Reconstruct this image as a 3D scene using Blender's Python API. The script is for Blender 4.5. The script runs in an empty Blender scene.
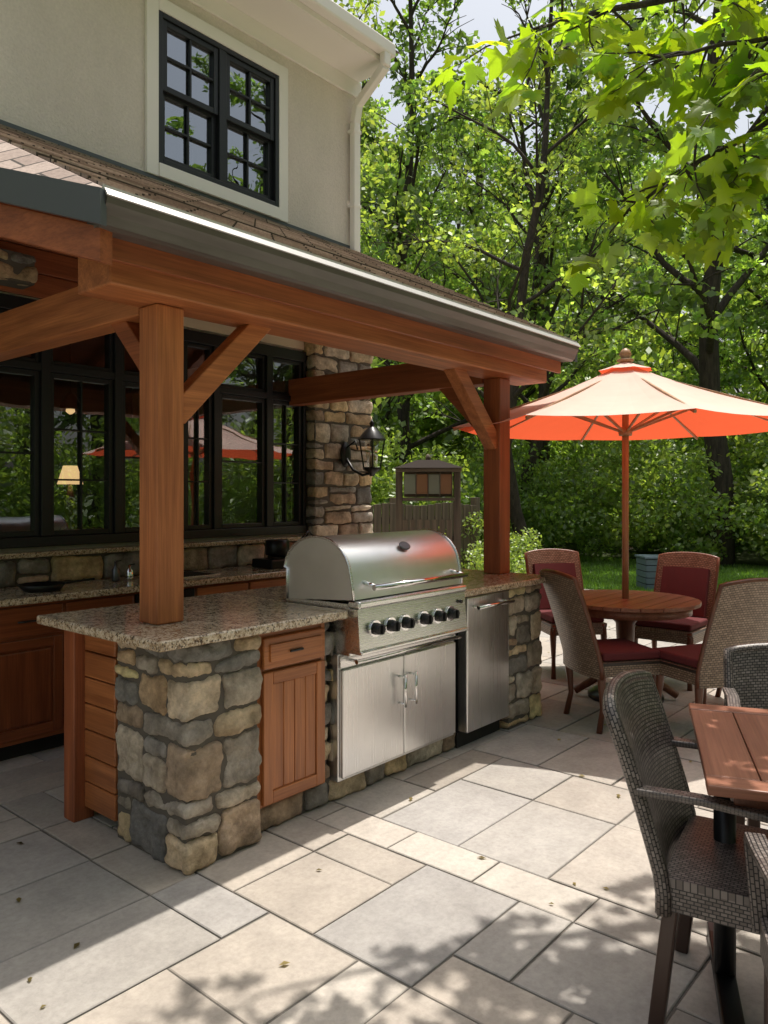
import bpy, bmesh, math, random
import numpy as np
from mathutils import Vector, Matrix, noise

R = math.radians
scene = bpy.context.scene
COL = scene.collection

# ------------------------------------------------------------ helpers
def link(o, parent=None):
    COL.objects.link(o)
    if parent is not None:
        o.parent = parent
    return o

def root(name, loc=(0, 0, 0), rz=0):
    e = bpy.data.objects.new(name, None)
    e.empty_display_size = 0.2
    e.location = loc
    e.rotation_euler = (0, 0, rz)
    COL.objects.link(e)
    return e

def mesh_obj(name, verts, faces, mat, parent=None, smooth=False, cols=None, uvs=None):
    me = bpy.data.meshes.new(name)
    me.from_pydata([tuple(v) for v in verts], [], faces)
    if mat: me.materials.append(mat)
    if smooth:
        me.polygons.foreach_set('use_smooth', [True] * len(me.polygons))
    if cols is not None:
        ca = me.color_attributes.new('Col', 'FLOAT_COLOR', 'POINT')
        ca.data.foreach_set('color', np.array([(c[0], c[1], c[2], 1) for c in cols], dtype=np.float32).ravel())
    if uvs is not None:
        uvl = me.uv_layers.new(name='UVMap')
        li = np.empty(len(me.loops), dtype=np.int32)
        me.loops.foreach_get('vertex_index', li)
        uvl.data.foreach_set('uv', np.array(uvs, dtype=np.float32)[li].ravel())
    me.update()
    return link(bpy.data.objects.new(name, me), parent)

def np_mesh(name, V, F, mat, C=None, parent=None, smooth=False, do_link=True):
    """V (n,3), F (m,k)"""
    me = bpy.data.meshes.new(name)
    k = F.shape[1]
    me.vertices.add(len(V)); me.vertices.foreach_set('co', V.astype(np.float32).ravel())
    me.loops.add(F.size); me.loops.foreach_set('vertex_index', F.astype(np.int32).ravel())
    me.polygons.add(len(F))
    me.polygons.foreach_set('loop_start', np.arange(0, F.size, k, dtype=np.int32))
    me.polygons.foreach_set('loop_total', np.full(len(F), k, dtype=np.int32))
    if smooth: me.polygons.foreach_set('use_smooth', [True] * len(F))
    if C is not None:
        ca = me.color_attributes.new('Col', 'FLOAT_COLOR', 'POINT')
        ca.data.foreach_set('color', np.hstack([C, np.ones((len(C), 1))]).astype(np.float32).ravel())
    me.materials.append(mat)
    me.update(calc_edges=True)
    if not do_link: return me
    return link(bpy.data.objects.new(name, me), parent)

def box(name, x0, x1, y0, y1, z0, z1, mat, parent=None, bev=0.004, rot=None, seg=2):
    bm = bmesh.new()
    bmesh.ops.create_cube(bm, size=1)
    sx, sy, sz = abs(x1 - x0), abs(y1 - y0), abs(z1 - z0)
    for v in bm.verts:
        v.co = Vector(((v.co.x) * sx, (v.co.y) * sy, (v.co.z) * sz))
    b = min(bev, min(sx, sy, sz) * 0.3)
    if b > 0.0005:
        bmesh.ops.bevel(bm, geom=list(bm.edges), offset=b, segments=seg, affect='EDGES', profile=0.5)
    c = Vector(((x0 + x1) / 2, (y0 + y1) / 2, (z0 + z1) / 2))
    if rot is not None:
        bmesh.ops.transform(bm, matrix=rot, verts=bm.verts)
    bmesh.ops.translate(bm, vec=c, verts=bm.verts)
    me = bpy.data.meshes.new(name)
    bm.to_mesh(me); bm.free()
    if isinstance(mat, dict):
        l = [sx, sy, sz]; mat = mat['xyz'[l.index(max(l))]]
    me.materials.append(mat)
    return link(bpy.data.objects.new(name, me), parent)

def beam(name, p0, p1, w, h, mat, parent=None, bev=0.005, up=Vector((0, 0, 1))):
    """rectangular bar from p0 to p1; w sideways, h in 'up' plane"""
    p0, p1 = Vector(p0), Vector(p1)
    d = p1 - p0; L = d.length; d.normalize()
    s = d.cross(up)
    if s.length < 1e-4: s = Vector((1, 0, 0))
    s.normalize(); u = s.cross(d)
    bm = bmesh.new(); bmesh.ops.create_cube(bm, size=1)
    for v in bm.verts: v.co = Vector((v.co.x * L, v.co.y * w, v.co.z * h))
    b = min(bev, min(L, w, h) * 0.3)
    if b > 0.0004: bmesh.ops.bevel(bm, geom=list(bm.edges), offset=b, segments=2, affect='EDGES', profile=0.5)
    M = Matrix((d, s, u)).transposed().to_4x4()
    M.translation = (p0 + p1) / 2
    bmesh.ops.transform(bm, matrix=M, verts=bm.verts)
    me = bpy.data.meshes.new(name); bm.to_mesh(me); bm.free()
    me.materials.append(mat)
    return link(bpy.data.objects.new(name, me), parent)

def tube_data(pts, radii, n=8, cap=True):
    V, F = [], []
    pts = [Vector(p) for p in pts]
    prev = None
    for i, p in enumerate(pts):
        if i == 0: t = pts[1] - pts[0]
        elif i == len(pts) - 1: t = pts[-1] - pts[-2]
        else: t = pts[i + 1] - pts[i - 1]
        t.normalize()
        if prev is None:
            a = t.cross(Vector((0, 0, 1)))
            if a.length < 0.05: a = t.cross(Vector((1, 0, 0)))
        else:
            a = prev - t * prev.dot(t)
            if a.length < 1e-3: a = t.cross(Vector((0, 1, 0)))
        a.normalize(); prev = a
        b = t.cross(a)
        r = radii[i] if hasattr(radii, '__len__') else radii
        for k in range(n):
            th = 2 * math.pi * k / n
            V.append(p + (a * math.cos(th) + b * math.sin(th)) * r)
    for i in range(len(pts) - 1):
        for k in range(n):
            F.append((i * n + k, i * n + (k + 1) % n, (i + 1) * n + (k + 1) % n, (i + 1) * n + k))
    if cap:
        F.append(tuple(range(n - 1, -1, -1)))
        F.append(tuple((len(pts) - 1) * n + k for k in range(n)))
    return V, F

def tube(name, pts, radii, mat, parent=None, n=12, smooth=True):
    V, F = tube_data(pts, radii, n)
    o = mesh_obj(name, V, F, mat, parent)
    if smooth:
        fl = [len(p.vertices) == 4 for p in o.data.polygons]
        o.data.polygons.foreach_set('use_smooth', fl)
    return o

def cyl(name, p0, p1, r, mat, parent=None, r2=None, n=20):
    return tube(name, [p0, p1], [r, r if r2 is None else r2], mat, parent, n)

def lathe(name, prof, center, mat, parent=None, n=24, smooth=True):
    V, F = [], []
    for (r, z) in prof:
        for k in range(n):
            th = 2 * math.pi * k / n
            V.append((center[0] + r * math.cos(th), center[1] + r * math.sin(th), center[2] + z))
    for i in range(len(prof) - 1):
        for k in range(n):
            F.append((i * n + k, i * n + (k + 1) % n, (i + 1) * n + (k + 1) % n, (i + 1) * n + k))
    F.append(tuple(range(n - 1, -1, -1)))
    F.append(tuple((len(prof) - 1) * n + k for k in range(n)))
    o = mesh_obj(name, V, F, mat, parent)
    if smooth: o.data.polygons.foreach_set('use_smooth', [len(p.vertices) == 4 for p in o.data.polygons])
    return o

def sheet(name, f, u0, u1, v0, v1, nu, nv, th, mat, parent=None, uvs=1.0):
    """thick curved sheet with metre UVs"""
    P = [[Vector(f(u0 + (u1 - u0) * i / nu, v0 + (v1 - v0) * j / nv)) for j in range(nv + 1)] for i in range(nu + 1)]
    V, F, UV = [], [], []
    def idx(i, j, s): return s * (nu + 1) * (nv + 1) + i * (nv + 1) + j
    for s in (0, 1):
        for i in range(nu + 1):
            for j in range(nv + 1):
                a = P[min(i + 1, nu)][j] - P[max(i - 1, 0)][j]
                b = P[i][min(j + 1, nv)] - P[i][max(j - 1, 0)]
                nrm = a.cross(b); nrm.normalize()
                V.append(P[i][j] + nrm * th * (0.5 - s))
                UV.append((u0 + (u1 - u0) * i / nu, v0 + (v1 - v0) * j / nv))
    for i in range(nu):
        for j in range(nv):
            F.append((idx(i, j, 0), idx(i + 1, j, 0), idx(i + 1, j + 1, 0), idx(i, j + 1, 0)))
            F.append((idx(i, j, 1), idx(i, j + 1, 1), idx(i + 1, j + 1, 1), idx(i + 1, j, 1)))
    for i in range(nu):
        F.append((idx(i, 0, 0), idx(i, 0, 1), idx(i + 1, 0, 1), idx(i + 1, 0, 0)))
        F.append((idx(i, nv, 0), idx(i + 1, nv, 0), idx(i + 1, nv, 1), idx(i, nv, 1)))
    for j in range(nv):
        F.append((idx(0, j, 0), idx(0, j + 1, 0), idx(0, j + 1, 1), idx(0, j, 1)))
        F.append((idx(nu, j, 0), idx(nu, j, 1), idx(nu, j + 1, 1), idx(nu, j + 1, 0)))
    return mesh_obj(name, V, F, mat, parent, smooth=False, uvs=UV)

# ------------------------------------------------------------ materials
def newmat(name, col=(0.5, 0.5, 0.5), rough=0.6, metal=0.0, spec=None):
    m = bpy.data.materials.new(name); m.use_nodes = True
    nt = m.node_tree; b = nt.nodes['Principled BSDF']
    b.inputs['Base Color'].default_value = (*col, 1)
    b.inputs['Roughness'].default_value = rough
    b.inputs['Metallic'].default_value = metal
    if spec is not None: b.inputs['Specular IOR Level'].default_value = spec
    return m, nt, b

def N(nt, typ, **inp):
    n = nt.nodes.new(typ)
    for k, v in inp.items():
        k2 = k.replace('_', ' ')
        if k2 in n.inputs: 
            if hasattr(v, 'is_output') or isinstance(v, bpy.types.NodeSocket): nt.links.new(v, n.inputs[k2])
            else: n.inputs[k2].default_value = v
    return n

def coords(nt, kind='Object', scale=(1, 1, 1), rot=(0, 0, 0)):
    tc = nt.nodes.new('ShaderNodeTexCoord')
    mp = nt.nodes.new('ShaderNodeMapping')
    mp.inputs['Scale'].default_value = scale
    mp.inputs['Rotation'].default_value = rot
    nt.links.new(tc.outputs[kind], mp.inputs['Vector'])
    return mp.outputs['Vector']

def noise_n(nt, vec, scale, detail=4, rough=0.55):
    return N(nt, 'ShaderNodeTexNoise', Vector=vec, Scale=scale, Detail=detail, Roughness=rough)

def ramp(nt, fac, stops):
    r = nt.nodes.new('ShaderNodeValToRGB')
    el = r.color_ramp.elements
    while len(el) < len(stops): el.new(0.5)
    for e, (p, c) in zip(el, stops):
        e.position = p
        e.color = (*c, 1) if hasattr(c, '__len__') else (c, c, c, 1)
    nt.links.new(fac, r.inputs['Fac'])
    return r.outputs['Color']

def mixc(nt, fac, a, b, mode='MIX'):
    m = nt.nodes.new('ShaderNodeMix'); m.data_type = 'RGBA'; m.blend_type = mode
    for i, v in ((0, fac), (6, a), (7, b)):
        if isinstance(v, bpy.types.NodeSocket): nt.links.new(v, m.inputs[i])
        elif i == 0: m.inputs[0].default_value = v
        else: m.inputs[i].default_value = (*v, 1)
    return m.outputs[2]

def bump(nt, b, h, strength=0.3, dist=0.01):
    bp = nt.nodes.new('ShaderNodeBump')
    bp.inputs['Strength'].default_value = strength
    bp.inputs['Distance'].default_value = dist
    nt.links.new(h, bp.inputs['Height'])
    nt.links.new(bp.outputs['Normal'], b.inputs['Normal'])

def attr(nt, name='Col'):
    a = nt.nodes.new('ShaderNodeAttribute'); a.attribute_name = name
    return a.outputs['Color']

def wood(name, dark, light, rough=0.45, gs=1.0):
    out = {}
    for ax in 'xyz':
        m, nt, b = newmat(name + '_' + ax, rough=rough)
        s = {'x': (1.2, 22, 22), 'y': (22, 1.2, 22), 'z': (22, 22, 1.2)}[ax]
        v = coords(nt, 'Object', tuple(k * gs for k in s))
        n1 = noise_n(nt, v, 1.0, 6, 0.6)
        s2 = {'x': (3, 120, 120), 'y': (120, 3, 120), 'z': (120, 120, 3)}[ax]
        n2 = noise_n(nt, coords(nt, 'Object', s2), 1.0, 3, 0.6)
        n3 = noise_n(nt, coords(nt, 'Object'), 1.7, 3, 0.6)
        c = ramp(nt, n1.outputs['Fac'], [(0.3, dark), (0.72, light)])
        c = mixc(nt, 0.45, c, ramp(nt, n2.outputs['Fac'], [(0.35, (0.45, 0.4, 0.38)), (0.6, (1, 1, 1))]), 'MULTIPLY')
        c = mixc(nt, 0.5, c, ramp(nt, n3.outputs['Fac'], [(0.3, (0.68, 0.66, 0.64)), (0.7, (1.1, 1.08, 1.05))]), 'MULTIPLY')
        nt.links.new(c, b.inputs['Base Color'])
        bump(nt, b, n2.outputs['Fac'], 0.3, 0.002)
        out[ax] = m
    return out

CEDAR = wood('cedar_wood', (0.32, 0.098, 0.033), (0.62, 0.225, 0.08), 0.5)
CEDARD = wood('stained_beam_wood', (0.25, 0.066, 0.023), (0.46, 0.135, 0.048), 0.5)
CABW = wood('cabinet_wood', (0.30, 0.095, 0.03), (0.58, 0.215, 0.075), 0.35)
REDW = wood('red_brown_wood', (0.10, 0.030, 0.014), (0.19, 0.065, 0.03), 0.35)
TABW = wood('table_wood', (0.22, 0.08, 0.045), (0.40, 0.17, 0.10), 0.45)
POLEW = wood('pole_wood', (0.34, 0.17, 0.08), (0.50, 0.28, 0.14), 0.45)
GREYW = wood('weathered_wood', (0.06, 0.045, 0.033), (0.14, 0.11, 0.08), 0.8)
FENW = wood('fence_wood', (0.09, 0.07, 0.05), (0.18, 0.145, 0.11), 0.85)

def mat_stucco():
    m, nt, b = newmat('stucco', (0.60, 0.57, 0.53), 0.9)
    v = coords(nt)
    n1 = noise_n(nt, v, 1.1, 5, 0.6); n2 = noise_n(nt, v, 55, 4, 0.7)
    n3 = noise_n(nt, coords(nt, 'Object', (1.6, 1.6, 0.35)), 1.4, 5, 0.6)
    c = ramp(nt, n1.outputs['Fac'], [(0.3, (0.74, 0.655, 0.585)), (0.7, (0.84, 0.755, 0.685))])
    c = mixc(nt, 0.35, c, ramp(nt, n2.outputs['Fac'], [(0.35, 0.72), (0.65, 1.0)]), 'MULTIPLY')
    c = mixc(nt, 0.35, c, ramp(nt, n3.outputs['Fac'], [(0.35, 0.78), (0.6, 1.0)]), 'MULTIPLY')
    nt.links.new(c, b.inputs['Base Color'])
    bump(nt, b, n2.outputs['Fac'], 0.9, 0.010)
    return m
STUCCO = mat_stucco()

def mat_attr_stone(name, rough=0.85, bs=45, bstr=0.6, mott=(0.6, 1.25), bd=0.006):
    m, nt, b = newmat(name, rough=rough)
    v = coords(nt)
    n1 = noise_n(nt, v, 9, 6, 0.65); n2 = noise_n(nt, v, bs, 6, 0.7)
    c = mixc(nt, 1.0, attr(nt), ramp(nt, n1.outputs['Fac'], [(0.3, (mott[0] * 1.05, mott[0], mott[0] * 0.92)), (0.7, mott[1])]), 'MULTIPLY')
    c = mixc(nt, 0.5, c, ramp(nt, n2.outputs['Fac'], [(0.3, 0.55), (0.6, 1.15)]), 'MULTIPLY')
    nt.links.new(c, b.inputs['Base Color'])
    bump(nt, b, n2.outputs['Fac'], bstr, bd)
    return m
STONE = mat_attr_stone('stone_veneer', bs=38, bstr=1.0, mott=(0.45, 1.5), bd=0.014)
def mat_paver():
    m, nt, b = newmat('paving_stone', rough=0.75)
    v = coords(nt)
    n0 = noise_n(nt, v, 0.8, 4, 0.6); n1 = noise_n(nt, v, 6, 6, 0.65); n2 = noise_n(nt, v, 40, 6, 0.7)
    c = mixc(nt, 1.0, attr(nt), ramp(nt, n1.outputs['Fac'], [(0.3, (0.84, 0.83, 0.82)), (0.7, (1.12, 1.11, 1.09))]), 'MULTIPLY')
    c = mixc(nt, 0.5, c, ramp(nt, n2.outputs['Fac'], [(0.32, 0.70), (0.6, 1.08)]), 'MULTIPLY')
    c = mixc(nt, 0.6, c, ramp(nt, n0.outputs['Fac'], [(0.35, (0.84, 0.82, 0.79)), (0.65, (1.05, 1.05, 1.05))]), 'MULTIPLY')
    nt.links.new(c, b.inputs['Base Color'])
    bump(nt, b, mixc(nt, 0.5, n1.outputs['Fac'], n2.outputs['Fac']), 0.5, 0.007)
    return m
PAVER = mat_paver()
MORTAR, nt, b = newmat('mortar', (0.11, 0.095, 0.08), 0.95)
JOINT, nt, b = newmat('paving_joint', (0.15, 0.135, 0.115), 0.95)
bump(nt, b, noise_n(nt, coords(nt), 90, 4).outputs['Fac'], 0.6, 0.01)

def mat_granite():
    m, nt, b = newmat('granite', rough=0.14)
    v = coords(nt)
    vo = N(nt, 'ShaderNodeTexVoronoi', Vector=v, Scale=150.0)
    n1 = noise_n(nt, v, 48, 6, 0.75); n2 = noise_n(nt, v, 7, 4, 0.6)
    c = ramp(nt, n1.outputs['Fac'], [(0.36, (0.08, 0.05, 0.033)), (0.45, (0.36, 0.26, 0.165)), (0.54, (0.58, 0.475, 0.35)), (0.68, (0.78, 0.70, 0.58))])
    sep = nt.nodes.new('ShaderNodeSeparateColor'); nt.links.new(vo.outputs['Color'], sep.inputs[0])
    c = mixc(nt, ramp(nt, sep.outputs[0], [(0.0, 0.0), (0.84, 0.0), (0.87, 0.8)]), c, (0.05, 0.038, 0.03))
    c = mixc(nt, ramp(nt, sep.outputs[1], [(0.0, 0.0), (0.76, 0.0), (0.80, 0.6)]), c, (0.74, 0.67, 0.56))
    c = mixc(nt, 0.6, c, ramp(nt, n2.outputs['Fac'], [(0.3, (0.74, 0.66, 0.57)), (0.7, (1.05, 1.03, 1.0))]), 'MULTIPLY')
    nt.links.new(c, b.inputs['Base Color'])
    return m
GRANITE = mat_granite()

def mat_steel(name='stainless_steel', base=0.62, rough=0.24, axis='x'):
    m, nt, b = newmat(name, (base, base * 0.99, base * 0.97), rough, 1.0)
    s = {'x': (2, 300, 300), 'z': (300, 300, 2)}[axis]
    n1 = noise_n(nt, coords(nt, 'Object', s), 1.0, 2)
    n2 = noise_n(nt, coords(nt), 3.0, 3)
    nt.links.new(ramp(nt, n1.outputs['Fac'], [(0.3, rough * 0.88), (0.7, rough * 1.12)]), b.inputs['Roughness'])
    nt.links.new(ramp(nt, n2.outputs['Fac'], [(0.3, base * 0.92), (0.7, base * 1.05)]), b.inputs['Base Color'])
    bump(nt, b, n1.outputs['Fac'], 0.010, 0.001)
    return m
STEEL = mat_steel(base=0.82, rough=0.27)
LIDST = mat_steel('satin_steel_lid', 0.84, 0.40, 'x')
STEELZ = mat_steel('brushed_steel_door', 0.80, 0.30, 'z')
CHROME, _, _ = newmat('chrome', (0.80, 0.80, 0.80), 0.1, 1.0)
BLACKM, _, _ = newmat('black_metal', (0.012, 0.012, 0.013), 0.35, 0.3)
BLACKF, _, _ = newmat('black_window_frame', (0.010, 0.011, 0.014), 0.4)
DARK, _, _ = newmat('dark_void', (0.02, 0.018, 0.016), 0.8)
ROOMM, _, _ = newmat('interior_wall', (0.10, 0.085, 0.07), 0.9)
WHITE, nt, b = newmat('white_trim_paint', (0.84, 0.80, 0.755), 0.5)
CREAM, _, _ = newmat('cream_trim', (0.68, 0.58, 0.42), 0.7)
GUTTER, nt, b = newmat('bronze_gutter', (0.17, 0.155, 0.145), 0.35, 0.2)
nt.links.new(ramp(nt, noise_n(nt, coords(nt, 'Object', (1, 4, 8)), 3, 4).outputs['Fac'], [(0.3, (0.09, 0.078, 0.07)), (0.7, (0.14, 0.125, 0.115))]), b.inputs['Base Color'])
GUTLIP, _, _ = newmat('sunlit_edge_metal', (0.50, 0.48, 0.46), 0.4, 0.3)  # pale tone paints the sun's highlight along the gutter's top edge
FASCIA, _, _ = newmat('slate_grey_fascia', (0.075, 0.085, 0.095), 0.5)
GREYMET, _, _ = newmat('grey_badge', (0.12, 0.12, 0.13), 0.3, 0.8)

def mat_glass(name, refl, tint=(0.8, 0.85, 0.85)):
    m = bpy.data.materials.new(name); m.use_nodes = True
    nt = m.node_tree; nt.nodes.clear()
    o = nt.nodes.new('ShaderNodeOutputMaterial')
    t = nt.nodes.new('ShaderNodeBsdfTransparent'); t.inputs[0].default_value = (*tint, 1)
    g = nt.nodes.new('ShaderNodeBsdfGlossy'); g.inputs['Roughness'].default_value = 0.0
    g.inputs['Color'].default_value = (0.9, 0.95, 1, 1)
    n = noise_n(nt, coords(nt), 1.6, 2)
    bp = nt.nodes.new('ShaderNodeBump'); bp.inputs['Strength'].default_value = 0.06; bp.inputs['Distance'].default_value = 0.05
    nt.links.new(n.outputs['Fac'], bp.inputs['Height']); nt.links.new(bp.outputs['Normal'], g.inputs['Normal'])
    mx = nt.nodes.new('ShaderNodeMixShader'); mx.inputs[0].default_value = refl
    nt.links.new(t.outputs[0], mx.inputs[1]); nt.links.new(g.outputs[0], mx.inputs[2])
    nt.links.new(mx.outputs[0], o.inputs[0])
    return m
GLASS = mat_glass('window_glass', 0.22)
GLASSU = mat_glass('upper_window_glass', 0.34, (0.5, 0.5, 0.5))

def mat_shingle():
    m, nt, b = newmat('roof_shingles', rough=0.95)
    v = coords(nt, 'Object', (1, 1.12, 0))
    br = nt.nodes.new('ShaderNodeTexBrick')
    nt.links.new(v, br.inputs['Vector'])
    br.offset = 0.5
    for k, val in (('Scale', 1.0), ('Mortar Size', 0.006), ('Mortar Smooth', 0.1), ('Bias', 0.0), ('Brick Width', 0.22), ('Row Height', 0.13)):
        br.inputs[k].default_value = val
    br.inputs['Color1'].default_value = (0.26, 0.19, 0.16, 1)
    br.inputs['Color2'].default_value = (0.46, 0.37, 0.32, 1)
    br.inputs['Mortar'].default_value = (0.06, 0.05, 0.042, 1)
    n2 = noise_n(nt, coords(nt), 60, 4, 0.7)
    c = mixc(nt, 0.6, br.outputs['Color'], ramp(nt, n2.outputs['Fac'], [(0.3, 0.5), (0.7, 1.3)]), 'MULTIPLY')
    nt.links.new(c, b.inputs['Base Color'])
    bump(nt, b, br.outputs['Fac'], -0.8, 0.01)
    return m
SHINGLE = mat_shingle()

def mat_wicker(name, c1, c2, cm, scale=100, mort=0.12):
    m, nt, b = newmat(name, rough=0.42)
    v = coords(nt, 'UV')
    br = nt.nodes.new('ShaderNodeTexBrick')
    nt.links.new(v, br.inputs['Vector']); br.offset = 0.5
    for k, val in (('Scale', scale), ('Mortar Size', mort), ('Mortar Smooth', 0.6), ('Bias', 0.0), ('Brick Width', 1.5), ('Row Height', 0.85)):
        br.inputs[k].default_value = val
    br.inputs['Color1'].default_value = (*c1, 1); br.inputs['Color2'].default_value = (*c2, 1); br.inputs['Mortar'].default_value = (*cm, 1)
    nt.links.new(br.outputs['Color'], b.inputs['Base Color'])
    bump(nt, b, br.outputs['Fac'], -1.0, 0.008)
    return m
WICK_D = mat_wicker('dark_wicker', (0.10, 0.08, 0.07), (0.22, 0.185, 0.165), (0.006, 0.005, 0.005), 80, 0.18)
WICK_T = mat_wicker('tan_wicker', (0.17, 0.112, 0.072), (0.29, 0.205, 0.145), (0.02, 0.012, 0.008), 60, 0.14)
LEGD, _, _ = newmat('dark_leg_wood', (0.05, 0.026, 0.018), 0.35)
LEGR = REDW['z']
RED, nt, b = newmat('burgundy_fabric', (0.10, 0.012, 0.014), 0.85)
bump(nt, b, noise_n(nt, coords(nt), 300, 2).outputs['Fac'], 0.3, 0.002)

def mat_leaf(name, mult=1.0, trans=0.5, attrc=True, colr=(0.08, 0.16, 0.03), ty=(1.9, 2.0, 0.8)):
    m = bpy.data.materials.new(name); m.use_nodes = True
    nt = m.node_tree; nt.nodes.clear()
    o = nt.nodes.new('ShaderNodeOutputMaterial')
    d = nt.nodes.new('ShaderNodeBsdfDiffuse'); t = nt.nodes.new('ShaderNodeBsdfTranslucent')
    g = nt.nodes.new('ShaderNodeBsdfGlossy'); g.inputs['Roughness'].default_value = 0.45
    g.inputs['Color'].default_value = (0.9, 0.95, 0.9, 1)
    c = attr(nt)
    nt.links.new(c, d.inputs[0])
    c2 = mixc(nt, 1.0, c, ty, 'MULTIPLY')
    nt.links.new(c2, t.inputs[0])
    mx = nt.nodes.new('ShaderNodeMixShader'); mx.inputs[0].default_value = trans
    nt.links.new(d.outputs[0], mx.inputs[1]); nt.links.new(t.outputs[0], mx.inputs[2])
    m2 = nt.nodes.new('ShaderNodeMixShader'); m2.inputs[0].default_value = 0.06
    nt.links.new(mx.outputs[0], m2.inputs[1]); nt.links.new(g.outputs[0], m2.inputs[2])
    nt.links.new(m2.outputs[0], o.inputs[0])
    return m
LEAF = mat_leaf('leaf_foliage')
MAPLEL = mat_leaf('maple_leaf', trans=0.62, ty=(2.4, 2.5, 0.5))
BARK, nt, b = newmat('bark', (0.06, 0.045, 0.035), 0.95)
nb = noise_n(nt, coords(nt, 'Object', (14, 14, 2.5)), 1.5, 5, 0.7)
nt.links.new(ramp(nt, nb.outputs['Fac'], [(0.3, (0.02, 0.015, 0.012)), (0.7, (0.08, 0.062, 0.048))]), b.inputs['Base Color'])
bump(nt, b, nb.outputs['Fac'], 0.8, 0.03)

def mat_umbrella():
    m = bpy.data.materials.new('umbrella_canvas'); m.use_nodes = True
    nt = m.node_tree; nt.nodes.clear()
    o = nt.nodes.new('ShaderNodeOutputMaterial')
    d = nt.nodes.new('ShaderNodeBsdfDiffuse'); t = nt.nodes.new('ShaderNodeBsdfTranslucent')
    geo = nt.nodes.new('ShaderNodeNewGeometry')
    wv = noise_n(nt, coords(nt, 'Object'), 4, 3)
    c = mixc(nt, geo.outputs['Backfacing'], (0.93, 0.72, 0.62), (0.78, 0.12, 0.05))  # upper face paler: glare of the sun on orange canvas, painted into its colour
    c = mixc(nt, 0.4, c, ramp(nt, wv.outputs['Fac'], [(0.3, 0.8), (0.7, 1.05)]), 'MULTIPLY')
    nt.links.new(c, d.inputs[0])
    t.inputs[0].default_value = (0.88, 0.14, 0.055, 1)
    mx = nt.nodes.new('ShaderNodeMixShader'); mx.inputs[0].default_value = 0.34
    nt.links.new(d.outputs[0], mx.inputs[1]); nt.links.new(t.outputs[0], mx.inputs[2])
    nt.links.new(mx.outputs[0], o.inputs[0])
    return m
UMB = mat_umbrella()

GRASSM, nt, b = newmat('grass_ground', rough=0.95)
g1 = noise_n(nt, coords(nt), 0.5, 5); g2 = noise_n(nt, coords(nt), 30, 5, 0.7)
c = ramp(nt, g1.outputs['Fac'], [(0.3, (0.09, 0.17, 0.025)), (0.7, (0.14, 0.25, 0.04))])
c = mixc(nt, 0.7, c, ramp(nt, g2.outputs['Fac'], [(0.3, 0.4), (0.7, 1.3)]), 'MULTIPLY')
nt.links.new(c, b.inputs['Base Color']); bump(nt, b, g2.outputs['Fac'], 1.0, 0.05)
FLOORM, nt, b = newmat('forest_floor', rough=1.0)
g2 = noise_n(nt, coords(nt), 3, 6, 0.7)
nt.links.new(ramp(nt, g2.outputs['Fac'], [(0.3, (0.03, 0.04, 0.014)), (0.7, (0.08, 0.11, 0.03))]), b.inputs['Base Color'])

# ------------------------------------------------------------ camera
cam_d = bpy.data.cameras.new('camera'); cam = bpy.data.objects.new('camera', cam_d); COL.objects.link(cam)
cam.location = (0, 0, 1.5)
cam.rotation_euler = (R(90), 0, R(40.4 - 90))
cam_d.sensor_fit = 'AUTO'; cam_d.sensor_width = 36
cam_d.lens = 26.93
cam_d.shift_y = -18 / 1024
cam_d.clip_start = 0.05; cam_d.clip_end = 1000
scene.camera = cam

# ------------------------------------------------------------ light
SUN = Vector((0.30, 0.02, 1.0)).normalized()
sd = bpy.data.lights.new('sun', 'SUN'); sd.energy = 5.0; sd.angle = R(0.53); sd.color = (1.0, 0.94, 0.86)
so = bpy.data.objects.new('sun', sd); COL.objects.link(so)
so.rotation_euler = SUN.to_track_quat('Z', 'Y').to_euler()
so.location = (0, 0, 20)
w = bpy.data.worlds.new('World'); scene.world = w; w.use_nodes = True
wn = w.node_tree
bg = wn.nodes['Background']
sky = wn.nodes.new('ShaderNodeTexSky'); sky.sky_type = 'NISHITA'; sky.sun_disc = False
sky.sun_elevation = math.asin(SUN.z); sky.sun_rotation = math.atan2(SUN.x, SUN.y)
sky.air_density = 1.5; sky.dust_density = 5.5; sky.ozone_density = 0.8
hs = wn.nodes.new('ShaderNodeHueSaturation'); hs.inputs['Saturation'].default_value = 0.5
wn.links.new(sky.outputs[0], hs.inputs['Color'])
wn.links.new(hs.outputs[0], bg.inputs[0]); bg.inputs[1].default_value = 0.15
scene.view_settings.view_transform = 'Standard'; scene.view_settings.look = 'None'; scene.view_settings.exposure = 0

# ------------------------------------------------------------ ground
def plane(name, x0, x1, y0, y1, z, mat):
    return mesh_obj(name, [(x0, y0, z), (x1, y0, z), (x1, y1, z), (x0, y1, z)], [(0, 1, 2, 3)], mat)
plane('ground', -250, 250, -250, 250, -0.05, FLOORM)
plane('lawn', -16, 17.5, -12, 13, -0.03, GRASSM)

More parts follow.
